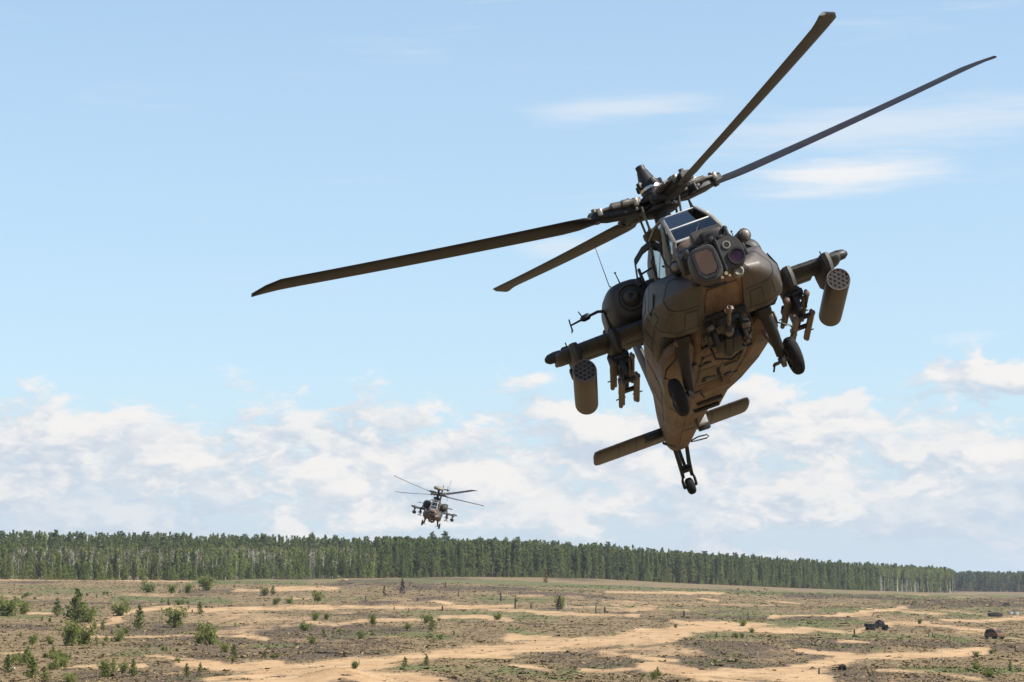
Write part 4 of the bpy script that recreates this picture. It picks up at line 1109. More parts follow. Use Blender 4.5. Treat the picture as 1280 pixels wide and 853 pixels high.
def cards(mb, c, n, r, size, R, flat=.6, up=.2):
    """a spray of n small leaf faces round c"""
    for _ in range(n):
        a = R.uniform(0, 2 * math.pi); d = r * R.uniform(.15, 1) ** .6
        p = Vector(c) + Vector((math.cos(a) * d, math.sin(a) * d, R.uniform(-1, 1) * r * flat))
        u = Vector((R.gauss(0, 1), R.gauss(0, 1), R.gauss(0, .7) + up)).normalized(); w = u.orthogonal().normalized()
        w = (Matrix.Rotation(R.uniform(0, 6.28), 3, u) @ w)
        s = size * R.uniform(.6, 1.3)
        mb.add([p - u * s * .5 - w * s * .22, p - u * s * .45 + w * s * .26, p + u * s * .55 + w * s * .1, p + u * s * .5 - w * s * .16], [(0, 1, 2, 3)])


def tree_parts(kind, h, R):
    """trunk and crown builders of a tree of height h standing at the origin"""
    tr = MB(); cr = MB()
    lk = .05 if 'birch' in kind else .02
    lean = (R.uniform(-lk, lk) * h, R.uniform(-lk, lk) * h)
    P = lambda z: Vector((lean[0] * (z / h) ** 2, lean[1] * (z / h) ** 2, z))
    tr_r = {'birch': .0048, 'bare_birch': .0050, 'white_birch': .0062}.get(kind, .0105) * h
    tr.tube([P(-.3), P(h * .25), P(h * .55), P(h * .93)], [tr_r * 1.15, tr_r * .9, tr_r * .6, tr_r * .14], 6)
    if kind == 'pine':                      # plantation pine: narrow pointed crown on the upper two thirds
        n = 17
        for i in range(n):
            f = i / (n - 1); z = h * (.13 + .85 * f); rad = h * .118 * (1 - f) ** .85 * R.uniform(.7, 1.2) * (.5 + .5 * min(1, f * 4)) + .08
            for k in range(5 if f < .8 else 3):
                a = R.uniform(0, 6.28); rr = rad * R.uniform(.35, 1.05)
                q = P(z) + Vector((math.cos(a) * rr, math.sin(a) * rr, R.uniform(-.3, .3) + .12 * rr))
                if f < .7 and k < 2: tr.tube([P(z - .25), q], [.045, .02], 3)
                cards(cr, q, 4, .34 + rad * .25, .95, R, .55, .6)
        cards(cr, P(h * .985), 4, .15, .9, R, 1.6, 2.2)
    elif kind == 'old_pine':                # tall pine with a rounded broken top crown
        for i in range(9):
            f = i / 8; z = h * (.55 + .42 * f); rad = h * .17 * math.sin(math.pi * (.22 + .74 * f)) + .2
            for k in range(6):
                a = R.uniform(0, 6.28); rr = rad * R.uniform(.3, 1.0)
                q = P(z) + Vector((math.cos(a) * rr, math.sin(a) * rr, R.uniform(-.5, .5)))
                if k < 3: tr.tube([P(z - .7), q], [.09, .03], 4)
                cards(cr, q, 6, .85, 1.15, R, .5, .15)
    elif kind == 'young_pine':              # green to the ground
        n = 13
        for i in range(n):
            f = i / (n - 1); z = h * (.06 + .90 * f); rad = h * .20 * (1 - f) ** .8 + .08
            for k in range(6 if f < .8 else 3):
                a = R.uniform(0, 6.28); rr = rad * R.uniform(.35, 1.05)
                cards(cr, P(z) + Vector((math.cos(a) * rr, math.sin(a) * rr, .25 * rr)), 4, .12 * h * .45, h * .085, R, .6, .6)
            if i % 3 == 0: tr.tube([P(z), P(z) + Vector((rad * .8, 0, .1))], [.03, .01], 3)
        cards(cr, P(h * .97), 3, .1, h * .09, R, 1, 1.6)
    elif kind in ('birch', 'bare_birch', 'white_birch'):
        lo = {'birch': .22, 'bare_birch': .35, 'white_birch': .58}[kind]
        for i in range(12):
            f = i / 11; z = h * (lo + (.96 - lo) * f); rad = h * .14 * math.sin(math.pi * (.16 + .78 * f)) + .15
            for k in range(5):
                a = R.uniform(0, 6.28); rr = rad * R.uniform(.35, 1.0)
                q = P(z) + Vector((math.cos(a) * rr, math.sin(a) * rr, rr * .7 - .3))
                if k < 3: tr.tube([P(z - .3), q], [.035, .012], 3)
                if kind == 'bare_birch':
                    for _ in range(2):
                        e = q + Vector((R.uniform(-.6, .6), R.uniform(-.6, .6), R.uniform(.1, 1.0))); w_ = Vector((.03, .02, 0))
                        cr.add([q - w_, q + w_, e], [(0, 1, 2)])
                    if R.random() < .5: cards(cr, q, 2, .4, .45, R, .7, .3)
                else: cards(cr, q, 6, .55, .62, R, .8, .1)
    elif kind == 'bush':                    # broadleaf shrub, several stems
        for s in range(7):
            a = R.uniform(0, 6.28); q = Vector((math.cos(a) * h * .34, math.sin(a) * h * .28, h * R.uniform(.55, .9)))
            tr.tube([Vector((0, 0, -.1)), q * .5 + Vector((0, 0, h * .1)), q], [.02 * h, .014 * h, .005 * h], 4)
            for _ in range(16): cards(cr, q * R.uniform(.15, 1.08) + Vector((R.gauss(0, .14), R.gauss(0, .14), R.gauss(0, .06))) * h, 6, .12 * h, .115 * h, R, .9, .3)
    elif kind == 'sapling':                 # near pine sapling, finer needles
        n = 12
        for i in range(n):
            f = i / (n - 1); z = h * (.05 + .88 * f); rad = h * .26 * (1 - f) ** .85 * R.uniform(.75, 1.15) + .05 * h
            for k in range(6 if f < .75 else 3):
                a = R.uniform(0, 6.28); tip = P(z) + Vector((math.cos(a) * rad, math.sin(a) * rad, rad * .55)); base = P(z)
                tr.tube([base, tip], [.008 * h, .003 * h], 3)
                for s in range(5): cards(cr, base.lerp(tip, .25 + .2 * s), 2, .035 * h, .075 * h, R, .8, .7)
        cards(cr, P(h * .96), 5, .03 * h, .08 * h, R, 1.6, 2)
    return tr, cr


CROWN = {'pine': 'needle', 'old_pine': 'needle_dark', 'young_pine': 'needle_light', 'birch': 'birchleaf', 'bare_birch': 'twig', 'white_birch': 'birchleaf', 'bush': 'birchleaf', 'sapling': 'needle_light', 'rusty': 'rustleaf'}
TRUNK = {'birch': 'whitebark', 'bare_birch': 'whitebark', 'white_birch': 'whitebark'}
PROTO = {}


def proto(kind, i, h, leafmat=None):
    key = (kind, i, leafmat)
    if key not in PROTO:
        R = random.Random(sum(map(ord, kind)) * 31 + i * 7 + 1)
        tr, cr = tree_parts(kind, h, R)
        cm = cr.mesh('crown', leafmat or CROWN[kind], False); tm = tr.mesh('trunk', TRUNK.get(kind, 'bark'), True, 60)
        PROTO[key] = (tm, cm, h)
    return PROTO[key]


def plant(name, kind, variant, x, y, h, label, cat, group=None, h0=None, leafmat=None, sink=.05, rz=None):
    tm, cm, ph = proto(kind, variant, h0 or {'pine': 17, 'old_pine': 20, 'young_pine': 6, 'birch': 12, 'bare_birch': 13, 'white_birch': 18, 'bush': 2.4, 'sapling': 3}[kind], leafmat)
    s = h / ph
    e = empty(name, label, cat, group, (x, y, float(height(x, y)) - sink), random.uniform(0, 6.28) if rz is None else rz)
    w_ = s * random.uniform(.88, 1.15); e.scale = (w_, w_, s)
    link('trunk', tm, e); link('crown', cm, e)
    return e


# ------------------------------------------------------------------ the wood
EDGE = np.array([(-300, 875), (-206, 900), (-116, 960), (-68, 1000), (0, 1120), (60, 1200), (119, 1280), (220, 1450), (319, 1625)], float)
seg = np.hypot(*np.diff(EDGE, axis=0).T); cum = np.concatenate([[0], np.cumsum(seg)])


def edge_at(s, back):
    x = np.interp(s, cum, EDGE[:, 0]); y = np.interp(s, cum, EDGE[:, 1])
    return x, y + back


def edge_u(x, y):
    return 640 + 2800 * x / (y * CP)


n_front = 0


def pine_label(u, ph_):
    for lim, txt in ((560, 'left of and below the distant helicopter'), (672, 'between the distant helicopter and the rusty pine'), (780, 'just right of the rusty pine'), (900, 'below the tail wheel of the large helicopter'),
                     (1000, 'right of the large helicopter'), (1095, 'just left of the white birches'), (9999, 'standing among the white birches')):
        if u < lim: return ('short' if ph_ < 13.2 else 'tall' if ph_ > 16.4 else 'medium') + ' narrow green pine in the wood front ' + txt
GP = 'pines along the front edge of the wood'; GB = 'birches along the front edge of the wood'; GY = 'young pines along the front edge of the wood'; GW = 'white trunked birches at the end of the wood'
s_ = 8.0
Rf = random.Random(5)
while s_ < cum[-1] - 1:
    back = Rf.uniform(0, 15)
    x, y = edge_at(s_, back); u = edge_u(x, y)
    if -30 < u < 1195:
        z_ = height(x, y)
        if u < 440:                         # left: mixed young growth, birch and pine
            k = Rf.random()
            if k < .30: plant('young_pine', 'young_pine', Rf.randrange(4), x, y, Rf.uniform(4.5, 8.5), 'young light green pine at the foot of the wood on the left', 'tree', GY)
            elif k < .66: plant('birch_tree', 'birch', Rf.randrange(4), x, y, Rf.uniform(7, 11), 'pale green slender birch at the foot of the wood on the left', 'tree', GB)
            elif k < .76: plant('bare_birch', 'bare_birch', Rf.randrange(3), x, y, Rf.uniform(8, 12), 'nearly leafless grey birch with thin white trunk at the foot of the wood', 'tree', 'leafless birches along the front edge of the wood')
            else: plant('pine_tree', 'pine', Rf.randrange(5), x, y, Rf.uniform(9, 13), 'dark green pine among birches at the foot of the wood on the left', 'tree', 'pines among the birches at the foot of the wood')
            s_ += Rf.uniform(1.8, 3.4)
        elif u > 1095 and Rf.random() < .85:
            plant('birch_tree', 'white_birch', Rf.randrange(4), x, y, Rf.uniform(15, 18), ('tall birch with bare white trunk in the left half of the white birch stand' if u < 1142 else 'tall birch with bare white trunk at the far right end of the wood'), 'tree', GW)
            s_ += Rf.uniform(1.0, 2.2)
        else:
            ph_ = Rf.triangular(9.5, 18.5, 16)
            plant('pine_tree', 'pine', Rf.randrange(5), x, y, ph_, pine_label(u, ph_), 'tree', GP)
            s_ += Rf.uniform(2.6, 4.4)
        n_front += 1
    else: s_ += 3
x, y, _ = ground_at(682, 729)
plant('pine_tree', 'young_pine', 1, x, y - 1, 5.5, 'single rust brown dead pine in front of the dense green pine wood', 'tree', None, None, 'rustleaf')

# the tall pines that break the skyline
for u, hh in ((68, 20), (205, 19), (330, 19), (390, 20), (540, 21.5), (556, 22), (600, 20), (618, 20), (632, 20.5), (648, 21), (668, 20), (680, 20), (745, 21), (760, 22), (768, 21), (815, 19.5), (828, 20), (1050, 20), (1085, 20), (1120, 20), (1140, 20), (1165, 19), (1178, 18.5), (1187, 18)):
    s0 = np.interp(u, [edge_u(*edge_at(q, 60)) for q in np.linspace(0, cum[-1], 200)], np.linspace(0, cum[-1], 200))
    bk = 60 if u > 1030 else 170
    x, y = edge_at(s0, bk); x = (u - 640) / 2800 * y * CP
    plant('old_pine', 'old_pine', Rf.randrange(3), x, y, hh, 'tall dark pine with rounded crown rising above the skyline of the wood', 'tree', 'tall pines on the skyline of the wood')

# the mass of trees behind: one object of instances
protos = [('pine', i, 17) for i in range(5)] + [('birch', i, 12) for i in range(3)] + [('bare_birch', i, 13) for i in range(2)] + [('old_pine', i, 20) for i in range(3)] + [('bush', i, 2.4) for i in range(4)] + [('young_pine', i, 6) for i in range(3)]
for i in range(4): proto('bush', i, 2.4); proto('young_pine', i, 6)
pts = []; pk = []; ps = []
R2 = random.Random(77)
for _ in range(11500):
    s0 = R2.uniform(-30, cum[-1]); bk = 7 + 430 * R2.random() ** 1.5
    x, y = edge_at(max(0, s0), bk)
    if s0 < 0: x -= -s0
    x += R2.uniform(-3, 3)
    if abs(x) > .262 * y: continue
    if bk > 70 and x > 322 - 6: continue
    u = edge_u(x, y); k = R2.random()
    if u < 470 and bk < 190:
        if k < .40: kd = R2.randrange(5); h = R2.uniform(8, 15)
        elif k < .72: kd = 5 + R2.randrange(3); h = R2.uniform(9, 14)
        else: kd = 8 + R2.randrange(2); h = R2.uniform(11, 14)
    else:
        if k < .90: kd = R2.randrange(5); h = R2.triangular(12, 19.5, 16)
        else: kd = 10 + R2.randrange(3); h = R2.uniform(14, 19)
    pts.append((x, y, float(height(x, y)) - .1)); pk.append(kd); ps.append(h / protos[kd][2])
# undergrowth along the foot of the wood
for _ in range(3200):
    s0 = R2.uniform(0, cum[-1]); x, y = edge_at(s0, R2.uniform(-10, 12)); u = edge_u(x, y)
    if abs(x) > .262 * y or (u > 1090 and R2.random() < .6): continue
    if u > 470 and R2.random() < .35: continue
    if R2.random() < .68: kd = 13 + R2.randrange(4); h = R2.uniform(1.2, 3.6)
    else: kd = 17 + R2.randrange(3); h = R2.uniform(2.0, 7.5 if u < 470 else 4.5)
    pts.append((x, y, float(height(x, y)) - .1)); pk.append(kd); ps.append(h / protos[kd][2])
# the farther wood beyond the open ground on the right
for _ in range(5200):
    x = R2.uniform(150, 760); y = 2150 + R2.random() * 260 - .15 * (x - 400)
    if not .17 < x / y < .262: continue
    kd = R2.choice([0, 1, 2, 3, 4, 10, 11, 12]); pts.append((x, y, float(height(x, y)) - .1)); pk.append(kd); ps.append(R2.uniform(15, 20) / protos[kd][2])


def instancer(name, pts, pk, ps, meshes_of, kind='stuff'):
    """points carrying kind and scale; geometry nodes put a plant on each"""
    m_ = bpy.data.meshes.new(name); m_.from_pydata(pts, [], [])
    for nm, arr, ty in (('kind_id', pk, 'INT'), ('size', ps, 'FLOAT'), ('turn', [R2.uniform(0, 6.28) for _ in pts], 'FLOAT')):
        at_ = m_.attributes.new(nm, ty, 'POINT'); at_.data.foreach_set('value', np.array(arr, np.int32 if ty == 'INT' else np.float32))
    ob = link(name, m_, None, None, None, None, kind)
    ng = bpy.data.node_groups.new(name + '_nodes', 'GeometryNodeTree')
    ng.interface.new_socket('Geometry', in_out='INPUT', socket_type='NodeSocketGeometry'); ng.interface.new_socket('Geometry', in_out='OUTPUT', socket_type='NodeSocketGeometry')
    N = ng.nodes; Lk = ng.links
    gi = N.new('NodeGroupInput'); go = N.new('NodeGroupOutput'); jn = N.new('GeometryNodeJoinGeometry')
    def attr(nm, ty):
        a_ = N.new('GeometryNodeInputNamedAttribute'); a_.data_type = ty; a_.inputs[0].default_value = nm; return a_.outputs[0]
    size = attr('size', 'FLOAT'); turn = attr('turn', 'FLOAT'); kid = attr('kind_id', 'INT')
    rot = N.new('ShaderNodeCombineXYZ'); Lk.new(turn, rot.inputs[2])
    sc = N.new('ShaderNodeCombineXYZ')
    for q in range(3): Lk.new(size, sc.inputs[q])
    for k, obs in enumerate(meshes_of):
        cmp_ = N.new('FunctionNodeCompare'); cmp_.data_type = 'INT'; cmp_.operation = 'EQUAL'
        ia = [s for s in cmp_.inputs if s.type == 'INT']; Lk.new(kid, ia[0]); ia[1].default_value = k
        j2 = N.new('GeometryNodeJoinGeometry')
        for o in obs:
            oi = N.new('GeometryNodeObjectInfo'); oi.inputs[0].default_value = o; oi.transform_space = 'ORIGINAL'; Lk.new(oi.outputs['Geometry'], j2.inputs[0])
        g2 = N.new('GeometryNodeGeometryToInstance'); Lk.new(j2.outputs[0], g2.inputs[0])
        ip = N.new('GeometryNodeInstanceOnPoints'); Lk.new(gi.outputs[0], ip.inputs['Points']); Lk.new(cmp_.outputs[0], ip.inputs['Selection'])
        Lk.new(g2.outputs[0], ip.inputs['Instance']); Lk.new(rot.outputs[0], ip.inputs['Rotation']); Lk.new(sc.outputs[0], ip.inputs['Scale'])
        Lk.new(ip.outputs[0], jn.inputs[0])
    Lk.new(jn.outputs[0], go.inputs[0])
    md = ob.modifiers.new('instances', 'NODES'); md.node_group = ng
    return ob


by_mesh = {}
for o in bpy.data.objects:
    if o.type == 'MESH': by_mesh.setdefault(o.data.name, o)
srcs = []
for kd, i, h in protos:
    tm, cm, _ = proto(kd, i, h)
    ob = [by_mesh.get(tm.name), by_mesh.get(cm.name)]
    srcs.append([o for o in ob if o])
instancer('forest', pts, pk, ps, srcs)

# ------------------------------------------------------------------ heath plants near the viewer
def px_h(px, y): return px * y / 2800.0
Rs = random.Random(21)
# (u of the foot, v of the foot, height in picture pixels, kind, label)
SHR = [
    (95, 782, 38, 'sapling', 'tallest dark green sapling on the left of the heath'), (108, 778, 24, 'bush', 'leafy shrub leaning on the tallest sapling on the left'),
    (71, 771, 19, 'sapling', 'round dark sapling just left of the tallest sapling'), (90, 807, 26, 'bush', 'broad low shrub below the tallest sapling'), (107, 806, 22, 'bush', 'pale green shrub right of the broad low shrub'),
    (174, 788, 26, 'sapling', 'bright green pointed sapling beside the sandy track'), (151, 770, 20, 'bush', 'rounded shrub at the edge of the sandy track'), (219, 785, 24, 'bush', 'thin open shrub right of the pointed sapling'),
    (262, 806, 24, 'bush', 'full bright green shrub on the bare heath'), (248, 805, 12, 'bush', 'low olive shrub spreading left of the full bright shrub'), (292, 822, 14, 'sapling', 'small dark sapling on the sand ridge'),
    (185, 741, 15, 'bush', 'dark round bush near the far track'), (215, 742, 11, 'bush', 'low bush between the two dark bushes'), (236, 742, 11, 'bush', 'small bright bush below the wood on the left'),
    (258, 738, 17, 'bush', 'tall green bush standing out before the wood'), (250, 769, 14, 'sapling', 'slim sapling on the pale track'), (7, 770, 26, 'bush', 'pale green bush cut by the left edge'), (30, 768, 16, 'bush', 'yellow green bush beside the left edge'),
    (10, 842, 20, 'sapling', 'dark little pine beside the white stone'), (34, 832, 20, 'sapling', 'spreading pine sapling in the bottom left corner'), (40, 850, 24, 'sapling', 'pale young pine in the bottom left corner'), (56, 852, 16, 'sapling', 'drooping young pine at the bottom edge'),
    (88, 856, 14, 'bush', 'bright low bush cut by the bottom edge'), (130, 846, 18, 'bush', 'ragged low bush on the sand at the bottom'), (142, 842, 16, 'sapling', 'thin sapling in the ragged bush at the bottom'), (166, 846, 18, 'sapling', 'spiky little pine on the sand at the bottom'),
    (222, 828, 7, 'bush', 'tiny bush on the sandy slope'), (118, 788, 10, 'sapling', 'small sapling by the broad low shrub'), (129, 789, 12, 'sapling', 'small upright sapling left of the pointed sapling'),
    (330, 745, 10, 'bush', 'grey green bush on the far sand patch'), (341, 744, 10, 'sapling', 'dark round pine by the far sand patch'), (362, 755, 9, 'bush', 'dark bush near the middle track'), (397, 752, 12, 'bush', 'loose bush in the middle distance'), (345, 756, 8, 'bush', 'low bush left of the middle track'),
    (394, 776, 10, 'bush', 'pair of tiny shoots on the sand'), (409, 775, 8, 'bush', 'tiny dark shoot on the sand'), (381, 789, 12, 'bush', 'low green bush at the sand edge'), (466, 781, 12, 'bush', 'small bush by the sand strip'), (452, 800, 10, 'bush', 'bright low tuft bush in the green hollow'),
    (532, 779, 10, 'bush', 'bright green round bush in the centre of the heath'), (540, 790, 16, 'sapling', 'dark green pointed sapling in the centre of the heath'), (510, 786, 8, 'bush', 'low bush left of the pointed centre sapling'), (390, 805, 9, 'bush', 'small round bush in the brown heath'),
    (506, 834, 11, 'sapling', 'little green pine on the sandy road'), (533, 832, 12, 'sapling', 'little leaning pine by the sandy road'), (445, 836, 9, 'bush', 'low tuft bush on the sand mound'), (622, 775, 9, 'bush', 'small bush by the yellow sand bank'),
    (700, 761, 14, 'bush', 'dark shrub beside the two white posts'), (1150, 780, 6, 'bush', 'low green bush above the sandy road on the right'), (928, 783, 7, 'bush', 'low spreading bush on the sand in the right middle'), (844, 785, 5, 'bush', 'dark low bush on the yellow sand'),
]
for i, (u, v, ph, kind, lab) in enumerate(SHR):
    x, y, z = ground_at(u, v)
    nm = 'pine_sapling' if kind == 'sapling' else 'shrub'
    lm = None
    if kind == 'sapling' and ('dark' in lab or 'tallest' in lab): lm = 'needle'
    if kind == 'bush' and 'dark' in lab: lm = 'needle_light'
    plant(nm, kind, i % 5, x, y, max(.5, px_h(ph, y) * 1.22), lab, 'shrub' if kind == 'bush' else 'sapling', 'shrubs and saplings on the heath', None, lm)
# many more small bushes that nothing tells apart
cnt = 0


def place_words(u, v):
    if v < 750: return 'just below the wood on the ' + ('far left' if u < 200 else 'left' if u < 427 else 'middle' if u < 853 else 'right')
    row = 'far' if v < 772 else 'middle' if v < 806 else 'near'
    return f'on the {row} part of the heath, ' + ('by the left edge' if u < 80 else 'left of the sand tracks' if u < 200 else 'among the left sand tracks' if u < 330 else 'left of centre' if u < 470 else 'in the centre' if u < 640 else 'right of centre' if u < 853 else 'on the right')


centres = []
while len(centres) < 46:
    u = Rs.uniform(-10, 1290); v = Rs.uniform(736, 850)
    if Rs.random() < (1.0 if u < 330 else .5 if u < 640 else .22): centres.append((u, v))
for _ in range(900):
    cu, cv = Rs.choice(centres); u = cu + Rs.gauss(0, 13); v = cv + Rs.gauss(0, 3.2) * (cv - 715) / 80
    if not 735 < v < 851: continue
    x, y, z = ground_at(u, v)
    if mask_at(sand, np.array(x), np.array(y)) > .25: continue
    if any(abs(u - q[0]) < 7 and abs(v - q[1]) < 4 for q in SHR): continue
    k = 'bush' if Rs.random() < .7 else 'sapling'
    side = 'left' if u < 427 else 'middle' if u < 853 else 'right'
    plant('shrub' if k == 'bush' else 'pine_sapling', k, Rs.randrange(5), x, y, Rs.uniform(.35, 1.0) * (1 + .7 * (u < 300) * Rs.random()), f'small low {"bush" if k == "bush" else "pine seedling"} {place_words(u, v)}', 'shrub' if k == 'bush' else 'sapling', f'small {"bushes" if k == "bush" else "pine seedlings"} {place_words(u, v)}', None, 'needle' if Rs.random() < .4 else None)
    cnt += 1
    if cnt >= 190: break

# burnt snags and stumps
def snag(u, v, ph, wpx, label, mat='char', cat='snag', limbs=3):
    x, y, z = ground_at(u, v); h = px_h(ph, y); r = max(.07, px_h(wpx, y) * .5)
    e = empty('dead_snag' if limbs else 'tree_stump', label, cat, 'burnt snags and stumps', (x, y, z - .1))
    m = MB().tube([(0, 0, -.2), (Rs.uniform(-.05, .05), 0, h * .5), (Rs.uniform(-.1, .1) * h * .4, Rs.uniform(-.1, .1), h)], [r * 1.2, r * .9, r * .35 if limbs else r * .75], 7)
    link('trunk', m.mesh('trunk', mat, True, 50), e)
    for k in range(limbs):
        z0 = h * Rs.uniform(.35, .9); a = Rs.uniform(0, 6.28); L = h * Rs.uniform(.15, .35)
        mm = MB().tube([(0, 0, z0), (math.cos(a) * L * .5, math.sin(a) * L * .5, z0 + L * .25), (math.cos(a) * L, math.sin(a) * L, z0 + L * .6)], [r * .4, r * .3, r * .12], 5)
        link('limb', mm.mesh('limb', mat, True, 60), e)
    if not limbs:
        link('split_top', MB().plate([(-r * .6, -r * .3, h - .05), (r * .3, -r * .3, h - .05), (r * .1, -r * .2, h + r * 1.6)], (0, 1, 0), r * .6).mesh('split_top', mat, False), e)
    return e


for u, v, ph, lab in ((503, 743, 20, 'tall dead brown pine left of the scorched strip'), (480, 745, 13, 'shorter dead brown pine left of the tall dead pine'), (699, 763, 18, 'dead thorny looking pine beside the two white posts'), (557, 735, 8, 'low dead brown pine on the far strip')):
    x, y, z = ground_at(u, v)
    plant('dead_pine', 'young_pine', (u // 7) % 4, x, y, px_h(ph, y), lab, 'dead tree', 'dead pines on the range', None, 'deadtwig')
for a in ( (457, 752, 9, 1.2, 'thin burnt snag in the middle heath', 'char', 'snag', 3),
          (573, 746, 11, 1.3, 'thin black pole of a snag on the scorched strip', 'char', 'snag', 1), (626, 752, 12, 2.2, 'thick burnt snag by the yellow sand', 'char', 'snag', 3), (522, 752, 5, 2, 'small black stump in the middle heath', 'char', 'stump', 0), (553, 764, 6, 2.6, 'black stump beside the sand bank', 'char', 'stump', 0),
          (644, 760, 16, 2, 'burnt snag left of the thorny shrub', 'char', 'snag', 3), (664, 761, 8, 2, 'low burnt snag with a broken top', 'char', 'snag', 3), (745, 767, 13, 1.5, 'slim burnt snag right of the white posts', 'char', 'snag', 3), (735, 759, 6, 1.2, 'small leaning snag behind the slim snag', 'deadwood', 'snag', 2),
          (756, 765, 6, 2.6, 'stout black stump right of the slim snag', 'char', 'stump', 0), (855, 770, 6, 2.8, 'lone stout black stump in the right middle', 'char', 'stump', 0), (935, 776, 13, 1.3, 'bare black pole standing on the right heath', 'char', 'snag', 1), (926, 775, 5, 1, 'short pole left of the bare black pole', 'char', 'snag', 1),
          (1068, 793, 6, 2.4, 'black stump below the dark truck', 'char', 'stump', 0), (1161, 796, 7, 1.2, 'left one of two dark stakes between the vehicles', 'char', 'stake', 1), (1166, 796, 6, 1.0, 'right one of two dark stakes between the vehicles', 'char', 'stake', 1), (1140, 792, 8, 1.2, 'burnt stake in front of the dark truck', 'char', 'stake', 2), (1269, 815, 10, 1.5, 'burnt snag near the right edge', 'char', 'snag', 2),
          (996, 820, 6, 1.6, 'small burnt snag by the sand on the right', 'char', 'snag', 2), (1024, 843, 9, 2.4, 'burnt stump on the sand road on the right', 'char', 'snag', 2), (1248, 823, 4, 1.4, 'small black stump near the right edge', 'char', 'stump', 0), (498, 812, 4, 1.6, 'small stump at the end of the sand road', 'char', 'stump', 0),
          (734, 745, 6, 1, 'thin stick on the dark strip', 'deadwood', 'stake', 1), (699, 763, 22, .8, 'thin pale pole above the thorny shrub', 'deadwood', 'pole', 1), (1178, 826, 5, 2.2, 'pale stump on the grass on the right', 'deadwood', 'stump', 0)):
    snag(*a)


def post(u, v, ph, wpx, mat, label, name='marker_post', group=None):
    x, y, z = ground_at(u, v); h = px_h(ph, y); w_ = max(.08, px_h(wpx, y))
    e = empty(name, label, 'post', group, (x, y, z - .05))
    link('post', MB().box((0, 0, h / 2 - .1), (w_, w_ * .6, h + .2), (0, .05, 0), w_ * .15).mesh('post', mat, True, 30), e)
    link('post_cap', MB().box((h * .05, 0, h + w_ * .2), (w_ * 1.15, w_ * .75, w_ * .4), None, w_ * .1).mesh('post_cap', mat, True, 30), e)


# stones and lumps
def rock(u, v, wpx, mat, label, name='stone', sq=.6):
    x, y, z = ground_at(u, v); r = px_h(wpx, y) * .5
    m = MB().ball((0, 0, 0), r, 12, 8, (1, .8, sq))
    m.v = [tuple(np.array(p) * (.8 + .4 * float(vnoise(np.array(p[0] * 3 / r + 7), np.array(p[1] * 3 / r + p[2] * 2 / r), 5)))) for p in m.v]
    o = link(name, m.mesh(name, mat, True, 60), None, label, 'stone'); o.location = (x, y, z + r * sq * .35)


M['stone'] = simple('pale_stone', (.50, .47, .43), .9, 0, .25, 3, .4, 8); M['rust'] = simple('rusty_steel', (.16, .075, .036), .85, .1, .6, 2.2, .5, 8)
M['scorched'] = simple('scorched_green_steel', (.010, .013, .010), .8, 0, .5, 2, spec=.15); M['burntgrey'] = simple('faded_grey_steel', (.40, .38, .35), .7, .2, .3, 2); M['rubble'] = simple('tan_canvas', (.26, .17, .10), .9, 0, .4, 3)
rock(17, 836, 5, M['stone'], 'white stone lying beside a little pine at bottom left'); rock(431, 726, 9, M['rubble'], 'pale rubble heap at the foot of the wood', 'rubble_heap', .35)
rock(700, 752, 6, M['deadwood'], 'grey heap behind the thorny shrub', 'rubble_heap', .5)

post(707, 763, 8, 1.4, M['burntgrey'], 'left one of two white posts on the heath', group='pair of white posts'); post(711.5, 763, 7, 1.3, M['burntgrey'], 'right one of two white posts on the heath', group='pair of white posts')
post(931, 807, 17, .9, M['deadwood'], 'thin pale marker pole on the right heath', 'marker_pole'); post(947, 828, 15, 1.2, M['deadwood'], 'grey metal marker pole in front of the sand on the right', 'marker_pole')

# ------------------------------------------------------------------ wrecks and vehicles on the range
def part(e, name, mb, mat, parent=None): return link(name, mb.mesh(name, mat, True, 35), parent or e)


def wheel_at(e, x, y, r, w_=.3, parent=None):
    wl = part(e, 'wheel', MB().lathe((x, y - w_ / 2, r), (0, 1, 0), [(0, r * .55), (0, r * .85), (.06, r), (w_ - .06, r), (w_, r * .85), (w_, r * .55)], 18, False), 'rubber', parent)
    return part(e, 'hub', MB().lathe((x, y - w_ / 2, r), (0, 1, 0), [(.04, 0), (.04, r * .3), (.02, r * .58), (w_ - .02, r * .58), (w_ - .04, r * .3), (w_ - .04, 0)], 12, False), 'dark', wl)


def place(e, u, v, rz, sc):
    x, y, z = ground_at(u, v); e.location = (x, y, z - .05); e.rotation_euler = (0, 0, rz); e.scale = (sc, sc, sc); return y


# dark truck with a trailer-like bed: cab on the right
t = empty('military_truck', 'dark wrecked army truck with a tall cab on the right heath', 'truck')
y = place(t, 1096, 788, math.radians(14), 1)
sc = px_h(29, y) / 7.0; t.scale = (sc, sc, sc)
part(t, 'chassis', MB().box((0, 0, .75), (6.8, .8, .22), None, .03).box((0, 0, .9), (.3, 2.0, .2)), 'scorched')
part(t, 'cargo_bed', MB().box((-1.75, 0, 1.15), (3.5, 2.3, .14), None, .02).box((-1.75, -1.12, 1.6), (3.5, .08, .9), None, .02).box((-1.75, 1.12, 1.6), (3.5, .08, .9), None, .02).box((-3.46, 0, 1.55), (.08, 2.3, .8), None, .02).box((-.02, 0, 1.75), (.08, 2.3, 1.2), None, .02), 'scorched')
for k in range(4): part(t, 'bed_hoop', MB().tube([(-3.2 + k * .95, -1.1, 1.9), (-3.2 + k * .95, -1.0, 2.45), (-3.2 + k * .95, 1.0, 2.45), (-3.2 + k * .95, 1.1, 1.9)], .05, 6), 'scorched')
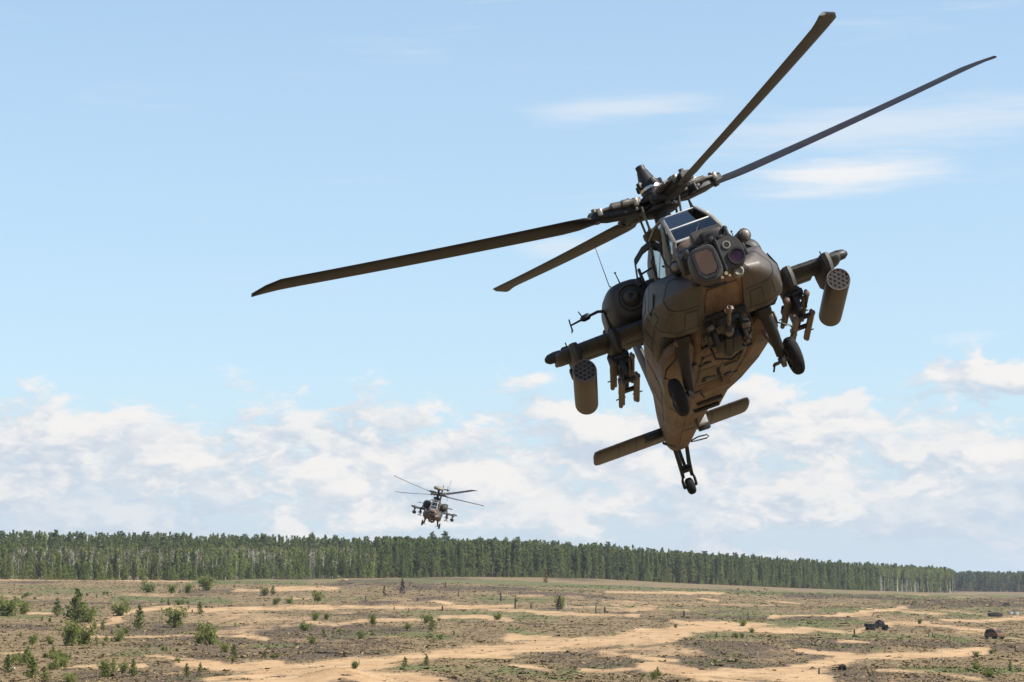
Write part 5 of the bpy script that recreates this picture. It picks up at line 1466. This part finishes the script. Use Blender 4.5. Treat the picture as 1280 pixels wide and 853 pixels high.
cb = part(t, 'cab', MB().loft([[Vector((x, w_ * y_, z)) for x, y_ in ((.25, -1), (2.15 - d, -1), (2.15 - d, 1), (.25, 1))] for z, w_, d in ((1.0, 1.12, 0), (1.9, 1.12, 0), (2.75, 1.0, .35), (2.85, .95, .45))]), 'scorched')
part(t, 'hood', MB().box((2.75, 0, 1.35), (1.25, 1.7, .8), (0, .06, 0), .12), 'scorched'); part(t, 'bumper', MB().box((3.5, 0, .85), (.18, 2.2, .28), None, .04), 'scorched')
part(t, 'windscreen', MB().plate([(2.16, -.95, 1.95), (2.16, .95, 1.95), (1.86, .88, 2.62), (1.86, -.88, 2.62)], (1, 0, .3), .02), 'black', cb)
for s in (1, -1):
    part(t, 'door_window', MB().plate([(.5, s * 1.125, 1.95), (1.85, s * 1.125, 1.95), (1.6, s * 1.04, 2.6), (.5, s * 1.04, 2.6)], (0, s, 0), .02), 'black', cb)
    part(t, 'fender', MB().box((2.7, s * .98, 1.22), (1.3, .5, .12), None, .04), 'scorched')
    for xw in (-2.7, -1.5, 2.6): wheel_at(t, xw, s * .98, .56, .36)
part(t, 'roof_hatch', MB().lathe((1.0, .2, 2.84), (0, 0, 1), [(0, .5), (.3, .5), (.35, .4)], 14), 'scorched'); part(t, 'gun_ring', MB().cyl((1.2, .2, 3.1), (2.2, .2, 3.35), .06, .05, 8), 'dark')

# burnt-out rusty hulk
t = empty('wrecked_van', 'burnt out rusty orange vehicle hulk with dark wheels by the pale track', 'wreck')
y = place(t, 1243, 799, math.radians(-62), 1); sc = px_h(20, y) / 3.4; t.scale = (sc, sc, sc)
bd = part(t, 'body', MB().loft([[Vector((x, w_ * y_, z)) for x, y_ in ((a, -1), (b_, -1), (b_, 1), (a, 1))] for z, w_, a, b_ in ((.45, .95, -2.0, 2.2), (1.1, 1.0, -2.05, 2.25), (1.3, .98, -2.0, 2.1), (2.0, .82, -1.7, .9), (2.12, .72, -1.5, .7))]), 'rust')
part(t, 'windscreen_opening', MB().plate([(2.0, -.85, 1.34), (2.0, .85, 1.34), (1.05, .74, 1.95), (1.05, -.74, 1.95)], (.6, 0, .8), .02), 'black', bd)
for s in (1, -1):
    part(t, 'window_opening', MB().plate([(-1.7, s * .99, 1.32), (.2, s * .99, 1.32), (.1, s * .86, 1.93), (-1.5, s * .86, 1.93)], (0, s, .2), .02), 'black', bd)
    part(t, 'window_opening', MB().plate([(.4, s * .99, 1.32), (1.6, s * .98, 1.32), (.95, s * .86, 1.85), (.4, s * .86, 1.93)], (0, s, .2), .02), 'black', bd)
    for xw in (-1.35, 1.4): wheel_at(t, xw, s * .86, .42, .28)
part(t, 'bumper', MB().box((2.25, 0, .6), (.14, 1.9, .22), None, .04), 'dark'); part(t, 'roof_load', MB().box((-.5, .1, 2.25), (1.2, 1.1, .3), (.1, .05, .2), .08), 'rubble'); part(t, 'loose_panel', MB().box((.6, -1.15, 1.0), (1.2, .06, .9), (.2, .1, .1), .02), 'rust')
part(t, 'hood', MB().box((1.9, 0, 1.3), (.7, 1.6, .07), (0, .3, 0), .02), 'rust', bd)

# dark container-like hulk with grey blocks beside it
t = empty('target_hulk', 'long dark box hulk on the sand near the right edge', 'wreck')
y = place(t, 1244, 771, math.radians(4), 1); sc = px_h(17, y) / 5.5; t.scale = (sc, sc, sc)
hb_ = part(t, 'hull', MB().box((0, 0, .9), (5.5, 2.3, 1.1), None, .15).box((-.4, 0, 1.55), (3.2, 1.9, .3), None, .08), 'char')
part(t, 'track', MB().box((0, -1.15, .42), (5.2, .36, .72), None, .25), 'dark'); part(t, 'track', MB().box((0, 1.15, .42), (5.2, .36, .72), None, .25), 'dark')
part(t, 'end_plate', MB().box((2.82, 0, 1.0), (.08, 1.9, .9), None, .02), 'rust', hb_); part(t, 'hatch', MB().lathe((.3, 0, 1.7), (0, 0, 1), [(0, .42), (.12, .42), (.16, .34)], 14), 'dark', hb_)
for i, u in enumerate((1264, 1271)):
    x, y, z = ground_at(u, 769); w_ = px_h(4.6, y)
    e = empty('target_block', ['left one of two pale grey blocks beside the dark box hulk', 'right one of two pale grey blocks beside the dark box hulk'][i], 'block', 'pale grey target blocks', (x, y, z), .1)
    link('block', MB().box((0, 0, w_ * .42), (w_, w_ * .8, w_ * .85), None, w_ * .06).mesh('block', M['burntgrey'], True, 30), e); link('block_cap', MB().box((0, 0, w_ * .88), (w_ * 1.06, w_ * .86, w_ * .07), None, w_ * .02).mesh('block_cap', M['burntgrey'], True, 30), e)
for u, v, wp, lab, mt in ((1240, 758, 7, 'small dark vehicle wreck below the far wood', 'rust'), (1258, 757, 8, 'small black gun wreck with a raised barrel near the far wood', 'char'), (1233, 757, 5, 'tan rubble mound left of the small wreck', 'rubble')):
    e = empty('distant_wreck', lab, 'wreck'); y = place(e, u, v, .3, 1); w_ = px_h(wp, y)
    link('hull', MB().loft([[Vector((a * w_, b * w_, z * w_)) for a, b in ((-q, -.25), (q, -.25), (q, .25), (-q, .25))] for q, z in ((.5, 0), (.48, .2), (.3, .26), (.22, .45))]).mesh('hull', M[mt], True, 30), e)
    if 'barrel' in lab: link('barrel', MB().cyl((0, 0, .4 * w_), (.45 * w_, 0, .75 * w_), .04 * w_, .03 * w_, 8).mesh('barrel', M['char']), e)
    else: link('top_hatch', MB().box((.05 * w_, 0, .47 * w_), (.2 * w_, .2 * w_, .06 * w_), None, .01 * w_).mesh('top_hatch', M[mt]), e)
# bent frame above the truck and a half buried tyre
x, y, z = ground_at(1097, 771); r = px_h(7, y)
o = link('bent_frame', MB().tube([(-r, 0, -.1), (-r * .7, 0, r * .55), (-r * .1, 0, r * .75), (r * .5, .1, r * .6), (r * .95, 0, -.1)], .10, 7).mesh('bent_frame', M['rust'], True, 50), None, 'low arched rusty frame on the sand behind the dark truck', 'wreckage'); o.location = (x, y, z)
x, y, z = ground_at(1053, 838); r = px_h(6, y)
e = empty('scrap_tyre', 'black tyre standing half buried in the sand road on the right', 'tyre', None, (x, y, z + r * .25)); e.rotation_euler = (.2, .1, .7)
link('tread', MB().lathe((0, -.2, 0), (0, 1, 0), [(0, r * .8), (0, r * .88), (.07, r), (.33, r), (.4, r * .88), (.4, r * .8)], 24, False).mesh('tread', M['rubber'], True, 45), e)
for yy in (-.205, .185): link('sidewall', MB().lathe((0, yy, 0), (0, 1, 0), [(0, r * .52), (0, r * .83), (.02, r * .83), (.02, r * .52), (0, r * .52)], 24, False).mesh('sidewall', M['rubber'], True, 45), e)

# ------------------------------------------------------------------ tufts of heather and grass (nobody could count them)
NT_ = 110000
ty = np.exp(rng.uniform(math.log(165), math.log(900), NT_)); tx = rng.uniform(-.262, .262, NT_) * ty
sm = mask_at(sand, tx, ty); keep = (rng.random(NT_) > np.minimum(sm * 1.5, .955) + .02)
tx, ty = tx[keep], ty[keep]; tz = height(tx, ty)
gm_ = mask_at(green, tx, ty)
n = len(tx); hgt = rng.uniform(.03, .10, n) * (1 + .6 * (ty / 500)) * np.where(rng.random(n) < .06, 2.2, 1); wid = hgt * rng.uniform(2.0, 4.5, n)
vs = []; fs = []; ids = []
V = np.empty((n, 4, 3, 3))
for b_ in range(4):
    a = rng.uniform(0, 2 * np.pi, n); ca, sa = np.cos(a), np.sin(a)
    off = rng.normal(0, .22, (n, 2)) * wid[:, None]
    bx = tx + off[:, 0]; by = ty + off[:, 1]
    V[:, b_, 0] = np.stack([bx - ca * wid * .42, by - sa * wid * .42, tz - .04], 1)
    V[:, b_, 1] = np.stack([bx + ca * wid * .42, by + sa * wid * .42, tz - .04], 1)
    V[:, b_, 2] = np.stack([bx + rng.normal(0, .55, n) * wid, by + rng.normal(0, .55, n) * wid, tz + hgt * rng.uniform(.6, 1.1, n)], 1)
tm_ = bpy.data.meshes.new('heather_tufts'); nv = n * 12
tm_.vertices.add(nv); tm_.vertices.foreach_set('co', V.astype(np.float32).ravel())
tm_.loops.add(nv); tm_.loops.foreach_set('vertex_index', np.arange(nv, dtype=np.int32)); tm_.polygons.add(n * 4)
tm_.polygons.foreach_set('loop_start', np.arange(0, nv, 3, dtype=np.int32)); tm_.polygons.foreach_set('loop_total', np.full(n * 4, 3, np.int32)); tm_.update(calc_edges=True)
at_ = tm_.attributes.new('greenness', 'FLOAT', 'POINT'); at_.data.foreach_set('value', np.repeat(np.clip(gm_ * 1.1 + rng.uniform(-.15, .25, n), 0, 1), 12).astype(np.float32))
mt_, t, p = material('heather_tuft')
g = t.new('ShaderNodeNewGeometry'); a = t.new('ShaderNodeAttribute', attribute_name='greenness')
br_ = t.mix(g.outputs['Random Per Island'], (.108, .081, .042), (.205, .152, .080)); gr_ = t.mix(g.outputs['Random Per Island'], (0.0775, 0.0837, 0.0298), (0.1426, 0.1364, 0.0558))
t.l.new(t.mix(t.ramp(a.outputs['Fac'], .25, .6), br_, gr_), p.inputs['Base Color']); p.inputs['Roughness'].default_value = .9; p.inputs['Specular IOR Level'].default_value = .1
tm_.materials.append(mt_)
link('heather_tufts', tm_, None, None, None, None, 'stuff')

# ------------------------------------------------------------------ summer air over the range
hz = bpy.data.materials.new('summer_haze'); hz.use_nodes = True
t = NT(hz.node_tree); t.n.clear()
pv_ = t.new('ShaderNodeVolumePrincipled'); pv_.inputs['Color'].default_value = (.80, .88, 1.0, 1); pv_.inputs['Density'].default_value = .00006; pv_.inputs['Anisotropy'].default_value = .3
ov = t.new('ShaderNodeOutputMaterial'); t.l.new(pv_.outputs[0], ov.inputs['Volume'])
hb = MB().box((0, 2500, 22), (15200, 13100, 68))
link('haze', hb.mesh('haze', hz, False), None, None, None, None, 'stuff')
